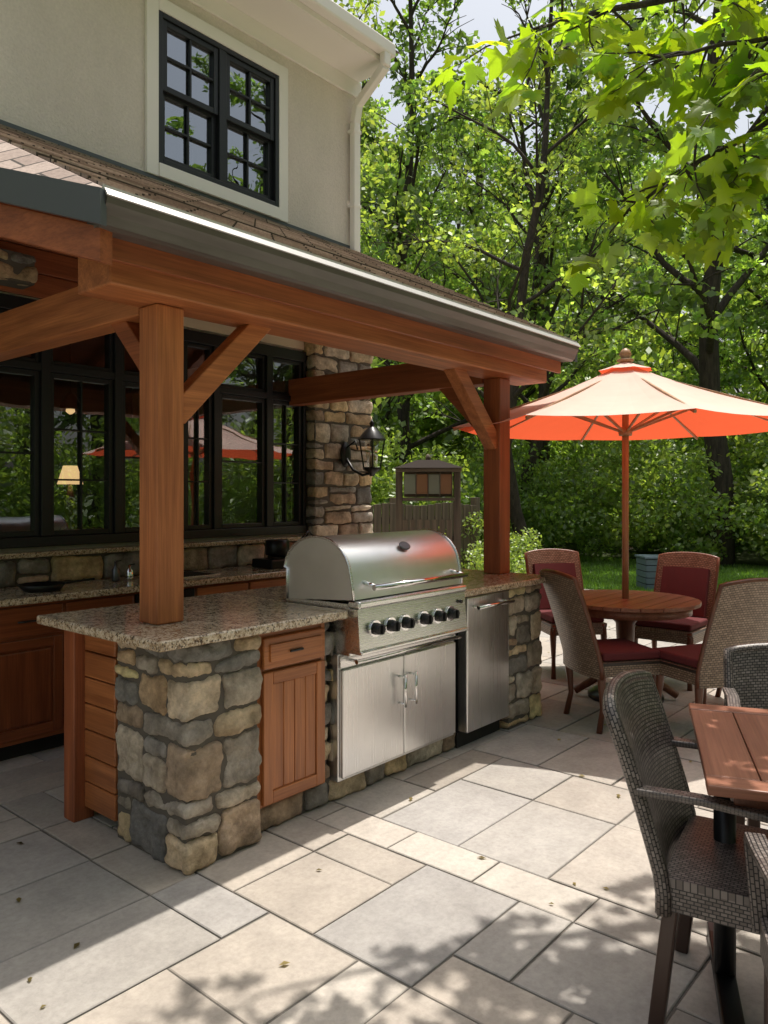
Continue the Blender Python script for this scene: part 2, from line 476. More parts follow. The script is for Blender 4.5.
rnd = random.Random(12)
def paving():
    U = 0.215
    X0, Y0 = -2.9, -5.0
    nx, ny = 66, 58
    used = np.zeros((nx, ny), bool)
    V, F, C = [], [], []
    pal = [(0.425, 0.39, 0.35), (0.455, 0.415, 0.37), (0.38, 0.36, 0.335), (0.43, 0.385, 0.335), (0.355, 0.34, 0.325), (0.47, 0.435, 0.39), (0.40, 0.36, 0.315)]
    for j in range(ny):
        for i in range(nx):
            if used[i, j]: continue
            opts = [(3, 2), (3, 1), (2, 2), (3, 2), (2, 1), (3, 2), (3, 2), (2, 2), (3, 1)]
            rnd.shuffle(opts)
            opts += [(2, 1), (1, 2), (1, 1)]
            for (a, bb) in opts:
                if i + a <= nx and j + bb <= ny and not used[i:i + a, j:j + bb].any():
                    used[i:i + a, j:j + bb] = True
                    break
            else:
                used[i, j] = True; a = bb = 1
            g = 0.004
            x0, x1 = X0 + i * U + g, X0 + (i + a) * U - g
            y0, y1 = Y0 + j * U + g, Y0 + (j + bb) * U - g
            if x0 < 5.4 and y0 > 4.9: continue
            zt = rnd.uniform(-0.002, 0.002); e = 0.004
            c = rnd.choice(pal); k = rnd.uniform(0.90, 1.10); c = tuple(q * k for q in c)
            jt = lambda: rnd.uniform(-0.0022, 0.0022)
            n = len(V)
            co = [(x0 + jt(), y0 + jt()), (x1 + jt(), y0 + jt()), (x1 + jt(), y1 + jt()), (x0 + jt(), y1 + jt())]
            cx, cy = (x0 + x1) / 2, (y0 + y1) / 2
            for (x, y) in co: V.append((x, y, zt - 0.02)); C.append(tuple(q * 0.6 for q in c))
            for (x, y) in co: V.append((x, y, zt - e * 0.8)); C.append(tuple(q * 0.8 for q in c))
            for (x, y) in co: V.append((x + math.copysign(e, cx - x), y + math.copysign(e, cy - y), zt)); C.append(c)
            F.append((n + 8, n + 9, n + 10, n + 11))
            for q in range(4):
                r2 = (q + 1) % 4
                F.append((n + q, n + r2, n + 4 + r2, n + 4 + q)); F.append((n + 4 + q, n + 4 + r2, n + 8 + r2, n + 8 + q))
    rt = root('patio')
    mesh_obj('paving_slabs', V, F, PAVER, rt, cols=C)
    o = plane('joint_bed', X0, X0 + nx * U, Y0, Y0 + ny * U, -0.0065, JOINT); o.parent = rt
paving()

# fallen leaves scattered on the patio
rl = np.random.default_rng(31)
nl_ = 140
lxy = np.stack([rl.uniform(0.8, 9, nl_), rl.uniform(-2, 4.2, nl_)], 1)
keep = ~((lxy[:, 0] > 1.6) & (lxy[:, 0] < 4.75) & (lxy[:, 1] > 2.4) & (lxy[:, 1] < 3.5))
lxy = lxy[keep]; nl_ = len(lxy)
th_ = rl.uniform(0, 6.28, nl_); ls_ = rl.uniform(0.010, 0.022, nl_)
cc_ = np.stack([np.cos(th_), np.sin(th_)], 1); pp_ = np.stack([-np.sin(th_), np.cos(th_)], 1)
def z3(a, h): return np.hstack([a, np.full((len(a), 1), h)])
Vl = np.stack([z3(lxy - cc_ * ls_[:, None], 0.005), z3(lxy + pp_ * ls_[:, None] * .5, 0.010), z3(lxy + cc_ * ls_[:, None], 0.006), z3(lxy - pp_ * ls_[:, None] * .5, 0.009)], 1).reshape(-1, 3)
Kl = np.repeat(np.array([[0.16, 0.12, 0.04]]) * np.exp(rl.normal(0, .4, (nl_, 1))), 4, 0)
np_mesh('fallen_leaves', Vl, np.arange(4 * nl_).reshape(nl_, 4), LEAF, Kl)

# ------------------------------------------------------------ stone veneer
PAL = [(0.29, 0.27, 0.245), (0.54, 0.42, 0.28), (0.58, 0.44, 0.26), (0.38, 0.285, 0.205), (0.20, 0.19, 0.178), (0.54, 0.475, 0.38), (0.44, 0.375, 0.30), (0.36, 0.32, 0.275), (0.47, 0.35, 0.23), (0.25, 0.235, 0.22), (0.48, 0.40, 0.305)]
class Acc:
    def __init__(s): s.V, s.F, s.C = [], [], []
def rock(acc, x0, x1, y0, y1, z0, z1, col, cell=0.014, rad=0.024, amp=0.011, rr=random):
    L = (x1 - x0, y1 - y0, z1 - z0)
    c = ((x0 + x1) / 2, (y0 + y1) / 2, (z0 + z1) / 2)
    n = [max(2, int(l / cell)) for l in L]
    rad = min(rad, min(L) * 0.45)
    seed = Vector((rr.uniform(-50, 50), rr.uniform(-50, 50), rr.uniform(-50, 50)))
    tl = [rr.uniform(-0.10, 0.10) for _ in range(3)]
    kk_ = rr.uniform(0.6, 1.4); wm_ = rr.uniform(0.97, 1.12)
    col2 = (min(0.7, col[0] * kk_ * wm_), min(0.7, col[1] * kk_), min(0.7, col[2] * kk_ / wm_))
    idx = {}
    def vert(i, j, k):
        key = (i, j, k)
        if key in idx: return idx[key]
        p = Vector((-L[0] / 2 + L[0] * i / n[0], -L[1] / 2 + L[1] * j / n[1], -L[2] / 2 + L[2] * k / n[2]))
        inner = Vector([max(-(L[q] / 2 - rad), min(L[q] / 2 - rad, p[q])) for q in range(3)])
        d = p - inner
        if d.length > 1e-6:
            d.normalize(); p = inner + d * rad
        rdg = 1 - abs(noise.noise(p * 14 + seed * 1.3)) * 2
        nn = noise.noise(p * 9 + seed) * amp * 1.5 + (rdg - 0.5) * amp * 0.7 + noise.noise(p * 36 + seed) * amp * 0.6 + noise.noise(p * 90 + seed) * amp * 0.3
        f = 0.5 + 0.9 * noise.noise(p * 7 + seed * 0.7); f = max(0, min(1, f))
        p = p + d * nn
        p.z += tl[0] * p.x * 0.6 + tl[1] * p.y * 0.6
        idx[key] = len(acc.V); acc.V.append(p + Vector(c)); acc.C.append(tuple(a_ * (1 - f) + b_ * f for a_, b_ in zip(col, col2)))
        return idx[key]
    for ax in range(3):
        a, b2 = [(1, 2), (2, 0), (0, 1)][ax]
        for side in (0, n[ax]):
            for i in range(n[a]):
                for j in range(n[b2]):
                    q = []
                    for (di, dj) in ((0, 0), (1, 0), (1, 1), (0, 1)):
                        t = [0, 0, 0]; t[ax] = side; t[a] = i + di; t[b2] = j + dj
                        q.append(vert(*t))
                    if side == 0: q.reverse()
                    acc.F.append(tuple(q))

def split_run(a, b, lo, hi, rr):
    out = [a]
    while b - out[-1] > hi: out.append(out[-1] + rr.uniform(lo, hi))
    if b - out[-1] < lo * 0.6 and len(out) > 1: out.pop()
    out.append(b)
    return out

def stone_block(name, x0, x1, y0, y1, z0, z1, parent, seed=1, rows=(0.07, 0.19), wid=(0.12, 0.30), cell=0.014, dep=0.11, gap=0.005, left=True, right=True, back=False, hts=None):
    rr = random.Random(seed); acc = Acc()
    zs = split_run(z0, z1, rows[0], rows[1], rr)
    if hts: zs = hts
    last = [None]
    def col():
        c = rr.choice(PAL)
        while c == last[0]: c = rr.choice(PAL)
        last[0] = c; k = rr.uniform(0.85, 1.2)
        return tuple(q * k for q in c)
    def put(a0, a1, b0, b1, c0, c1, longx=True):
        g = gap
        if (c1 - c0) > 0.15 and rr.random() < 0.38:
            m = c0 + (c1 - c0) * rr.choice((rr.uniform(0.28, 0.38), rr.uniform(0.62, 0.72)))
            rock(acc, a0 + g, a1 - g, b0 + g, b1 - g, c0 + g, m - g, col(), cell, rr=rr)
            rock(acc, a0 + g, a1 - g, b0 + g, b1 - g, m + g, c1 - g, col(), cell, rr=rr)
        else:
            rock(acc, a0 + g, a1 - g, b0 + g, b1 - g, c0 + g, c1 - g, col(), cell, rr=rr)
    for r in range(len(zs) - 1):
        a, b = zs[r], zs[r + 1]
        bx = rr.uniform(-0.010, 0.008)
        if r % 2 == 0:
            xs = split_run(x0, x1, wid[0], wid[1], rr)
            for i in range(len(xs) - 1):
                put(xs[i], xs[i + 1], y0 + bx, y0 + dep, a, b)
            sy = y0 + dep
        else:
            cd = min((y1 - y0) * 0.6, rr.uniform(dep * 1.3, dep * 2.6))
            put(x0 + bx, x0 + dep, y0, y0 + cd, a, b)
            xs = split_run(x0 + dep, x1, wid[0], wid[1], rr)
            for i in range(len(xs) - 1): put(xs[i], xs[i + 1], y0 + bx, y0 + dep, a, b)
            sy = y0 + cd
        if left and y1 - sy > 0.04:
            ys = split_run(sy, y1, wid[0], wid[1], rr)
            for i in range(len(ys) - 1): put(x0 - bx * 0.7, x0 + dep, ys[i], ys[i + 1], a, b, False)
        if right and y1 - y0 - dep > 0.04:
            ys = split_run(y0 + dep, y1, wid[0], wid[1], rr)
            for i in range(len(ys) - 1): put(x1 - dep, x1 + bx * 0.7, ys[i], ys[i + 1], a, b, False)
    box(name + '_mortar', x0 + 0.02, x1 - 0.02, y0 + 0.022, y1 - 0.005, z0, z1 - 0.002, MORTAR, parent, 0)
    mesh_obj(name + '_stones', acc.V, acc.F, STONE, parent, smooth=True, cols=acc.C)

# ------------------------------------------------------------ kitchen island
isl = root('outdoor_kitchen_island')
stone_block('near_pillar', 1.775, 2.175, 2.53, 3.06, 0, 0.905, isl, seed=19, cell=0.010, wid=(0.16, 0.27), dep=0.15, hts=[0, 0.20, 0.28, 0.50, 0.60, 0.76, 0.83, 0.905])
stone_block('far_pillar', 4.20, 4.64, 2.53, 3.34, 0, 0.905, isl, seed=5, cell=0.018, wid=(0.14, 0.28), rows=(0.11, 0.20))
stone_block('plinth', 2.18, 3.72, 2.60, 2.74, 0, 0.118, isl, seed=8, cell=0.018, left=False, right=False, rows=(0.10, 0.13), wid=(0.14, 0.32))
box('toe_kick', 3.72, 4.19, 2.60, 2.75, 0, 0.09, DARK, isl, 0)
box('island_core_a', 1.90, 2.64, 2.66, 3.33, 0.12, 0.90, DARK, isl, 0)
box('island_core_b', 2.64, 3.60, 2.97, 3.33, 0.12, 0.90, DARK, isl, 0)
box('island_core_c', 3.60, 4.19, 2.66, 3.33, 0.12, 0.90, DARK, isl, 0)
stone_block('stile_stone', 2.603, 2.668, 2.60, 2.68, 0.12, 0.905, isl, seed=3, rows=(0.06, 0.13), wid=(0.07, 0.1), left=False, right=False, dep=0.07)
# end panel
for k in range(7):
    z = 0.06 + k * 0.12
    box('siding_board_%d' % k, 1.79, 1.815, 3.07, 3.335, z + 0.003, z + 0.117, CABW['y'], isl, 0.006)
box('panel_backing', 1.82, 1.84, 3.065, 3.36, 0.05, 0.905, CEDARD['z'], isl, 0)
box('corner_post', 1.74, 1.84, 3.335, 3.43, 0, 0.905, CEDARD, isl, 0.006)
for k in range(7):
    z = 0.06 + k * 0.12
    box('back_board_%d' % k, 1.845, 4.64, 3.345, 3.37, z + 0.003, z + 0.117, CABW['x'], isl, 0.006)
# granite top
def slab(name, x0, x1, y0, y1, parent=None, z0=0.907, z1=0.948):
    box(name, x0, x1, y0, y1, z0, z1, GRANITE, parent, 0.010, seg=3)
slab('granite_top_a', 1.63, 2.662, 2.485, 3.47, isl)
slab('granite_top_b', 2.663, 3.577, 2.965, 3.47, isl)
slab('granite_top_c', 3.578, 4.70, 2.485, 3.47, isl)

def raised_door(prefix, x0, x1, z0, z1, y, parent, grooves=True, mats=CABW, st=0.055):
    """cabinet door facing -Y, front plane at y"""
    t = 0.022
    box(prefix + '_stile_l', x0, x0 + st, y, y + t, z0, z1, mats['z'], parent, 0.004)
    box(prefix + '_stile_r', x1 - st, x1, y, y + t, z0, z1, mats['z'], parent, 0.004)
    box(prefix + '_rail_b', x0 + st, x1 - st, y + 0.0005, y + t, z0, z0 + st, mats['x'], parent, 0.004)
    box(prefix + '_rail_t', x0 + st, x1 - st, y + 0.0005, y + t, z1 - st, z1, mats['x'], parent, 0.004)
    a, b_ = x0 + st, x1 - st
    if grooves:
        n = max(3, int((b_ - a) / 0.06)); wv = (b_ - a) / n
        for k in range(n):
            box(prefix + '_bead_%d' % k, a + k * wv + 0.001, a + (k + 1) * wv - 0.001, y + 0.008, y + t, z0 + st, z1 - st, mats['z'], parent, 0.006)
    else:
        box(prefix + '_panel', a + 0.012, b_ - 0.012, y + 0.004, y + t, z0 + st + 0.012, z1 - st - 0.012, mats['z'], parent, 0.012)
        box(prefix + '_field', a, b_, y + 0.014, y + t, z0 + st, z1 - st, mats['z'], parent, 0.0)

fx0, fx1 = 2.185, 2.60
box('frame_l', fx0, fx0 + 0.028, 2.585, 2.66, 0.12, 0.905, CABW['z'], isl, 0.003)
box('frame_r', fx1 - 0.028, fx1, 2.585, 2.66, 0.12, 0.905, CABW['z'], isl, 0.003)
box('frame_t', fx0 + 0.028, fx1 - 0.028, 2.587, 2.66, 0.86, 0.905, CABW['x'], isl, 0.003)
box('frame_m', fx0 + 0.028, fx1 - 0.028, 2.587, 2.66, 0.705, 0.735, CABW['x'], isl, 0.003)
box('frame_b', fx0 + 0.028, fx1 - 0.028, 2.587, 2.66, 0.12, 0.15, CABW['x'], isl, 0.003)
raised_door('door', fx0 + 0.018, fx1 - 0.018, 0.135, 0.715, 2.562, isl)
box('drawer_front', fx0 + 0.018, fx1 - 0.018, 2.562, 2.584, 0.73, 0.868, CABW['x'], isl, 0.006)
box('drawer_field', fx0 + 0.05, fx1 - 0.05, 2.553, 2.562, 0.76, 0.838, CABW['x'], isl, 0.007)
box('drawer_pull', 2.345, 2.425, 2.542, 2.551, 0.79, 0.80, BLACKM, isl, 0.003)

# ------------------------------------------------------------ grill
gr = root('barbecue_grill')
GX0, GX1 = 2.675, 3.565
prof = [(2.925, 0.965), (2.925, 1.12)]
for k in range(0, 15):
    a = math.pi * 0.06 + (math.pi * 0.90) * k / 14
    cy, cz = 2.715, 1.075
    ry, rz = 0.235, 0.215
    prof.append((cy + ry * math.cos(a), cz + rz * math.sin(a) ** 0.85 if math.sin(a) > 0 else cz))
prof += [(2.468, 1.05), (2.462, 0.995)]
nP = len(prof)
V, F = [], []
xs = [GX0, GX0 + 0.012, GX1 - 0.012, GX1]
for xi, x in enumerate(xs):
    sc = 0.985 if xi in (0, 3) else 1.0
    for (y, z) in prof: V.append((x, 2.70 + (y - 2.70) * sc, 0.97 + (z - 0.97) * sc))
for xi in range(3):
    for k in range(nP - 1):
        F.append((xi * nP + k, xi * nP + k + 1, (xi + 1) * nP + k + 1, (xi + 1) * nP + k))
F.append(tuple(range(nP - 1, -1, -1))); F.append(tuple(3 * nP + k for k in range(nP)))
lid = mesh_obj('lid', V, F, LIDST, gr)
lid.data.polygons.foreach_set('use_smooth', [len(p.vertices) == 4 for p in lid.data.polygons])
for nm, x in (('lid_rim_l', GX0 - 0.004), ('lid_rim_r', GX1 + 0.004)):
    tube(nm, [(x, y, z) for (y, z) in prof], 0.007, STEEL, gr, 8)
tube('lid_handle', [(GX0 + 0.06, 2.39, 1.055), (GX1 - 0.06, 2.39, 1.055)], 0.014, CHROME, gr, 16)
for x in (GX0 + 0.08, GX1 - 0.08):
    cyl('handle_bracket', (x, 2.385, 1.055), (x, 2.48, 1.075), 0.011, CHROME, gr)
bd = lathe('badge', [(0.042, 0), (0.042, 0.004), (0.034, 0.006)], (0, 0, 0), GREYMET, gr)
bd.scale = (1, 0.62, 1); bd.location = (3.13, 2.523, 1.228); bd.rotation_euler = (R(52), 0, 0)
box('firebox', GX0 + 0.01, GX1 - 0.01, 2.50, 2.95, 0.72, 0.972, STEEL, gr, 0.004)
box('front_ledge', GX0 - 0.004, GX1 + 0.004, 2.425, 2.505, 0.955, 0.990, STEEL, gr, 0.012, seg=4)
V = [(GX0, 2.44, 0.953), (GX1, 2.44, 0.953), (GX1, 2.425, 0.755), (GX0, 2.425, 0.755), (GX0, 2.52, 0.953), (GX1, 2.52, 0.953), (GX1, 2.52, 0.755), (GX0, 2.52, 0.755)]
cp = mesh_obj('control_panel', V, [(0, 3, 2, 1), (4, 5, 6, 7), (0, 1, 5, 4), (3, 7, 6, 2), (0, 4, 7, 3), (1, 2, 6, 5)], STEEL, gr)
box('panel_lower_lip', GX0 - 0.002, GX1 + 0.002, 2.41, 2.52, 0.738, 0.756, STEEL, gr, 0.005)
for k, f in enumerate((0.13, 0.26, 0.39, 0.56, 0.70, 0.83)):
    x = GX0 + (GX1 - GX0) * f
    cyl('knob_bezel_%d' % k, (x, 2.434, 0.85), (x, 2.424, 0.85), 0.040, CHROME, gr, n=28)
    cyl('knob_%d' % k, (x, 2.426, 0.85), (x, 2.385, 0.85), 0.030, BLACKM, gr, r2=0.025, n=24)
    box('knob_grip_%d' % k, x - 0.005, x + 0.005, 2.374, 2.388, 0.828, 0.872, BLACKM, gr, 0.003)
cyl('igniter', (GX1 - 0.06, 2.43, 0.905), (GX1 - 0.06, 2.418, 0.905), 0.010, BLACKM, gr)
dx0, dx1, dz0, dz1 = 2.672, 3.64, 0.105, 0.735
box('door_frame', dx0, dx1, 2.567, 2.66, dz0, dz1 - 0.012, STEELZ, gr, 0.004)
box('door_header', dx0 + 0.004, dx1 - 0.004, 2.553, 2.5665, 0.655, dz1 - 0.02, STEEL, gr, 0.005)
mid = (dx0 + dx1) / 2
box('door_l', dx0 + 0.012, mid - 0.003, 2.545, 2.5665, dz0 + 0.02, 0.648, STEELZ, gr, 0.005)
box('door_r', mid + 0.003, dx1 - 0.012, 2.545, 2.5665, dz0 + 0.02, 0.648, STEELZ, gr, 0.005)
tube('towel_bar', [(dx0 + 0.05, 2.49, 0.69), (dx1 - 0.05, 2.49, 0.69)], 0.011, CHROME, gr, 14)
for x in (dx0 + 0.07, dx1 - 0.07): cyl('bar_standoff', (x, 2.49, 0.69), (x, 2.555, 0.69), 0.008, CHROME, gr)
for s in (-1, 1):
    x = mid + s * 0.045
    tube('door_handle', [(x, 2.50, 0.39), (x, 2.50, 0.56)], 0.008, CHROME, gr, 12)
    for z in (0.405, 0.545): cyl('handle_post', (x, 2.50, z), (x, 2.547, z), 0.006, CHROME, gr)

# ------------------------------------------------------------ fridge
fr = root('outdoor_refrigerator')
box('body', 3.725, 4.185, 2.60, 3.15, 0.092, 0.90, BLACKM, fr, 0.004)
box('door', 3.722, 4.188, 2.528, 2.597, 0.10, 0.893, STEELZ, fr, 0.008, seg=3)
tube('handle', [(3.76, 2.475, 0.835), (4.15, 2.475, 0.835)], 0.011, CHROME, fr, 14)
for x in (3.785, 4.125): cyl('handle_post', (x, 2.475, 0.835), (x, 2.53, 0.835), 0.008, CHROME, fr)

# ------------------------------------------------------------ timber porch
po = root('porch_roof_structure')
W_ = CEDAR; D_ = CEDARD
NX = 1.892
for nm, x in (('near_post', NX), ('far_post', 4.585)):
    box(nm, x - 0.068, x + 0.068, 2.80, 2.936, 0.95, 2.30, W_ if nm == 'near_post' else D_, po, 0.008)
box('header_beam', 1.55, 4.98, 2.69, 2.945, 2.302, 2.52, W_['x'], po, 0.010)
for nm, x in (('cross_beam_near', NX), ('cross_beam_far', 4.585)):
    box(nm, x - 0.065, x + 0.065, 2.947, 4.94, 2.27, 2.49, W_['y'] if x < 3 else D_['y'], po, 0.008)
beam('brace_near_x', (NX + .055, 2.87, 1.84), (NX + .55, 2.87, 2.335), 0.09, 0.10, W_['x'], po, 0.006)
beam('brace_near_y', (NX, 2.90, 2.02), (NX, 3.21, 2.33), 0.08, 0.09, D_['y'], po, 0.006)
beam('brace_far_x', (4.54, 2.87, 1.84), (4.05, 2.87, 2.335), 0.09, 0.10, W_['x'], po, 0.006)
beam('brace_far_y', (4.585, 2.90, 1.90), (4.585, 3.33, 2.33), 0.08, 0.10, D_['y'], po, 0.006)
SL = (3.81 - 2.55) / (4.95 - 2.44)
def rz(y): return 2.55 + SL * (y - 2.44)
yE = 2.47
V = [(1.40, yE, rz(yE)), (4.985, yE, rz(yE)), (5.5, 4.949, rz(4.949)), (1.40, 4.949, rz(4.949)), (0.656, 4.949, 3.378)]
t = 0.045
V2 = [(x, y, z - t) for (x, y, z) in V]
mesh_obj('shingle_roof', V + V2, [(0, 1, 2, 3), (0, 3, 4), (5, 8, 7, 6), (5, 9, 8), (0, 5, 6, 1), (1, 6, 7, 2), (2, 7, 8, 3), (3, 8, 9, 4), (4, 9, 5, 0)], SHINGLE, po)
for k in range(19):
    y = yE + 0.02 + k * 0.13
    box('shingle_course_%d' % k, 1.42, 4.97 + k * 0.026, y, y + 0.13, rz(y + .065) - 0.001, rz(y + .065) + 0.012, SHINGLE, po, 0, rot=Matrix.Rotation(math.atan(SL) - 0.06, 4, 'X'))
gp = [(2.575, 2.545), (2.575, 2.44), (2.50, 2.435), (2.478, 2.443), (2.466, 2.475), (2.448, 2.51), (2.44, 2.543), (2.45, 2.548), (2.455, 2.543), (2.475, 2.50), (2.50, 2.45), (2.565, 2.455), (2.565, 2.545)]
V, F = [], []
for x in (1.395, 4.985):
    for (y, z) in gp: V.append((x, y, z))
n = len(gp)
for k in range(n): F.append((k, (k + 1) % n, n + (k + 1) % n, n + k))
mesh_obj('gutter', V, F, GUTTER, po)
for nm, x in (('gutter_cap_l', 1.393), ('gutter_cap_r', 4.987)):
    mesh_obj(nm, [(x, y, z) for (y, z) in gp[:8]], [tuple(range(8))], GUTTER, po)
mesh_obj('gutter_lip', [(x, y, z) for x in (1.39, 4.99) for (y, z) in ((2.430, 2.532), (2.450, 2.560), (2.458, 2.560), (2.438, 2.530))], [(0, 1, 5, 4), (1, 2, 6, 5), (2, 3, 7, 6), (3, 0, 4, 7), (0, 3, 2, 1), (4, 5, 6, 7)], GUTLIP, po)
box('drip_edge', 1.39, 4.99, 2.462, 2.468, 2.545, 2.575, GUTLIP, po, 0)
def rake(nm, a, b_, dz, h, wd, mat, off=(0, 0, 0)):
    a = Vector(a) + Vector(off) + Vector((0, 0, dz)); b_ = Vector(b_) + Vector(off) + Vector((0, 0, dz))
    d = Vector((b_.x - a.x, b_.y - a.y, 0)).normalized(); s = Vector((d.y, -d.x, 0)) * wd / 2
    V = []
    for p in (a, b_):
        for (ss, zz) in ((-1, 0), (1, 0), (1, -h), (-1, -h)):
            V.append(p + s * ss + Vector((0, 0, zz)))
    mesh_obj(nm, V, [(0, 1, 2, 3), (7, 6, 5, 4), (0, 4, 5, 1), (1, 5, 6, 2), (2, 6, 7, 3), (3, 7, 4, 0)], mat, po)
A = (1.385, 2.45, 2.552); B = (0.64, 4.94, 3.375)
rake('rake_fascia_left', A, B, 0.0, 0.125, 0.03, FASCIA)
rake('rake_rafter_left', A, B, -0.115, 0.12, 0.06, D_['y'], (0.045, 0.06, 0))
A2 = (4.995, 2.47, 2.57); B2 = (5.51, 4.94, 3.81)
rake('rake_fascia_right', A2, B2, 0.0, 0.14, 0.03, FASCIA)
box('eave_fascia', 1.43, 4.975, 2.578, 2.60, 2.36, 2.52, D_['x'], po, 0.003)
nb_ = 17
for k in range(nb_):
    y0 = 2.605 + k * 0.137; y1 = y0 + 0.133
    off = 0.115
    xl = 1.42 - max(0, (y0 - 2.44)) * 0.29 + 0.05
    xr = 4.96 + (y0 - 2.44) * 0.2
    xm = 1.42
    hz = lambda x, y: rz(y) - off - max(0, (1.40 - x)) * 0.58
    V = [(xl, y0, hz(xl, y0)), (xm, y0, hz(xm, y0)), (xr, y0, hz(xr, y0)), (xr, y1, hz(xr, y1)), (xm, y1, hz(xm, y1)), (xl, y1, hz(xl, y1))]
    V += [(x, y, z + 0.02) for (x, y, z) in V]
    F = [(0, 5, 4, 1), (1, 4, 3, 2), (0, 1, 7, 6), (1, 2, 8, 7), (3, 4, 10, 9), (4, 5, 11, 10)]
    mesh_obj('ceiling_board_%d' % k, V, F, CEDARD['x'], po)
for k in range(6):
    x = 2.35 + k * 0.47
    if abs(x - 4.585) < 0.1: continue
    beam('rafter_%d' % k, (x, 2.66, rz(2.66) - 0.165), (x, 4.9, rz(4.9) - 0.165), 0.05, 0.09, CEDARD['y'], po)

# ------------------------------------------------------------ house
ho = root('house')
WY = 4.95
ux0, ux1, uz0, uz1 = 3.22, 4.40, 3.94, 5.07
def wall(nm, x0, x1, z0, z1, y0=WY, y1=WY + 0.15): box(nm, x0, x1, y0, y1, z0, z1, STUCCO, ho, 0)
wall('wall_upper_left', -4, ux0, 2.75, 5.62)
wall('wall_upper_right', ux1, 5.45, 2.75, 5.62)
wall('wall_upper_below', ux0, ux1, 2.75, uz0)
wall('wall_upper_above', ux0, ux1, uz1, 5.62)
wall('wall_lower_left', -4, 0.78, 0, 2.75)
wall('wall_lower_sill', 0.78, 5.45, 0, 1.16)
wall('wall_lower_right', 4.70, 5.45, 1.16, 2.75)
box('side_wall', 5.30, 5.45, WY + 0.15, 12, 0, 5.62, STUCCO, ho, 0)
box('left_wall', -4, -3.85, WY + 0.15, 12, 0, 5.62, STUCCO, ho, 0)
box('back_wall', -3.85, 5.30, 11.85, 12, 0, 5.62, STUCCO, ho, 0)
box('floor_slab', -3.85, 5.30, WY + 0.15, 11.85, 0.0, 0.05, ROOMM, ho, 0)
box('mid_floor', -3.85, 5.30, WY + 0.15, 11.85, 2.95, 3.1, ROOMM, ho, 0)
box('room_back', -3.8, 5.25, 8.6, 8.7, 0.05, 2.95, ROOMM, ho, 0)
V = [(-4.2, 4.50, 5.60), (5.55, 4.50, 5.60), (5.55, 8.5, 7.6), (-4.2, 8.5, 7.6), (5.55, 12.5, 5.6), (-4.2, 12.5, 5.6)]
mesh_obj('main_roof', V, [(0, 1, 2, 3), (3, 2, 4, 5)], SHINGLE, ho)
mesh_obj('gable_right', [(5.40, 4.95, 5.62), (5.40, 12, 5.62), (5.40, 8.5, 7.4)], [(0, 1, 2)], STUCCO, ho)
mesh_obj('gable_left', [(-3.9, 4.95, 5.62), (-3.9, 12, 5.62), (-3.9, 8.5, 7.4)], [(0, 1, 2)], STUCCO, ho)
box('soffit', -4.1, 5.42, 4.55, 4.949, 5.43, 5.455, WHITE, ho, 0.002)
box('frieze_board', -4.1, 5.455, 4.925, 4.949, 5.28, 5.43, WHITE, ho, 0.004)
box('eave_fascia', -4.1, 5.42, 4.53, 4.549, 5.43, 5.58, WHITE, ho, 0.003)
box('eave_gutter', -4.1, 5.38, 4.43, 4.528, 5.47, 5.59, WHITE, ho, 0.018, seg=4)
ds = [(5.27, 4.47, 5.48), (5.27, 4.47, 5.36), (5.33, 4.86, 5.16), (5.33, 4.895, 5.0), (5.33, 4.895, 3.78)]
for k in range(len(ds) - 1):
    beam('downspout_%d' % k, ds[k], ds[k + 1], 0.085, 0.065, WHITE, ho, 0.01, up=Vector((0, 1, 0.2)) if k != 2 else Vector((0, 1, 0)))
for z in (4.9, 4.2): box('downspout_strap', 5.28, 5.38, 4.858, 4.948, z, z + 0.03, WHITE, ho, 0.002)
box('wall_flashing', 1.0, 5.45, 4.925, 4.947, 3.79, 3.84, FASCIA, ho, 0)
tr = 0.10
box('trim_l', ux0 - tr, ux0, 4.915, 4.949, uz0 - tr, uz1 + tr, WHITE, ho, 0.004)
box('trim_r', ux1, ux1 + tr, 4.915, 4.949, uz0 - tr, uz1 + tr, WHITE, ho, 0.004)
box('trim_t', ux0, ux1, 4.913, 4.949, uz1, uz1 + tr, WHITE, ho, 0.004)
box('trim_b', ux0, ux1, 4.905, 4.949, uz0 - tr, uz0, WHITE, ho, 0.004)
BF = BLACKF
def sash(pre, x0, x1, z0, z1, y, cols, rows, fw=0.045, mw=0.018, gl=GLASS, par=ho):
    box(pre + '_l', x0, x0 + fw, y, y + 0.05, z0, z1, BF, par, 0.004)
    box(pre + '_r', x1 - fw, x1, y, y + 0.05, z0, z1, BF, par, 0.004)
    box(pre + '_b', x0 + fw, x1 - fw, y + .001, y + 0.05, z0, z0 + fw, BF, par, 0.004)
    box(pre + '_t', x0 + fw, x1 - fw, y + .001, y + 0.05, z1 - fw, z1, BF, par, 0.004)
    for c_ in range(1, cols):
        x = x0 + fw + (x1 - x0 - 2 * fw) * c_ / cols
        box(pre + '_mv%d' % c_, x - mw / 2, x + mw / 2, y + 0.006, y + 0.03, z0 + fw, z1 - fw, BF, par, 0.003)
    for r_ in range(1, rows):
        z = z0 + fw + (z1 - z0 - 2 * fw) * r_ / rows
        box(pre + '_mh%d' % r_, x0 + fw, x1 - fw, y + 0.007, y + 0.031, z - mw / 2, z + mw / 2, BF, par, 0.003)
    mesh_obj(pre + '_glass', [(x0 + fw, y + 0.034, z0 + fw), (x1 - fw, y + 0.034, z0 + fw), (x1 - fw, y + 0.034, z1 - fw), (x0 + fw, y + 0.034, z1 - fw)], [(0, 1, 2, 3)], gl, par)
box('uw_frame_l', ux0, ux0 + 0.04, 4.92, 5.05, uz0, uz1, BF, ho, 0.004)
box('uw_frame_r', ux1 - 0.04, ux1, 4.92, 5.05, uz0, uz1, BF, ho, 0.004)
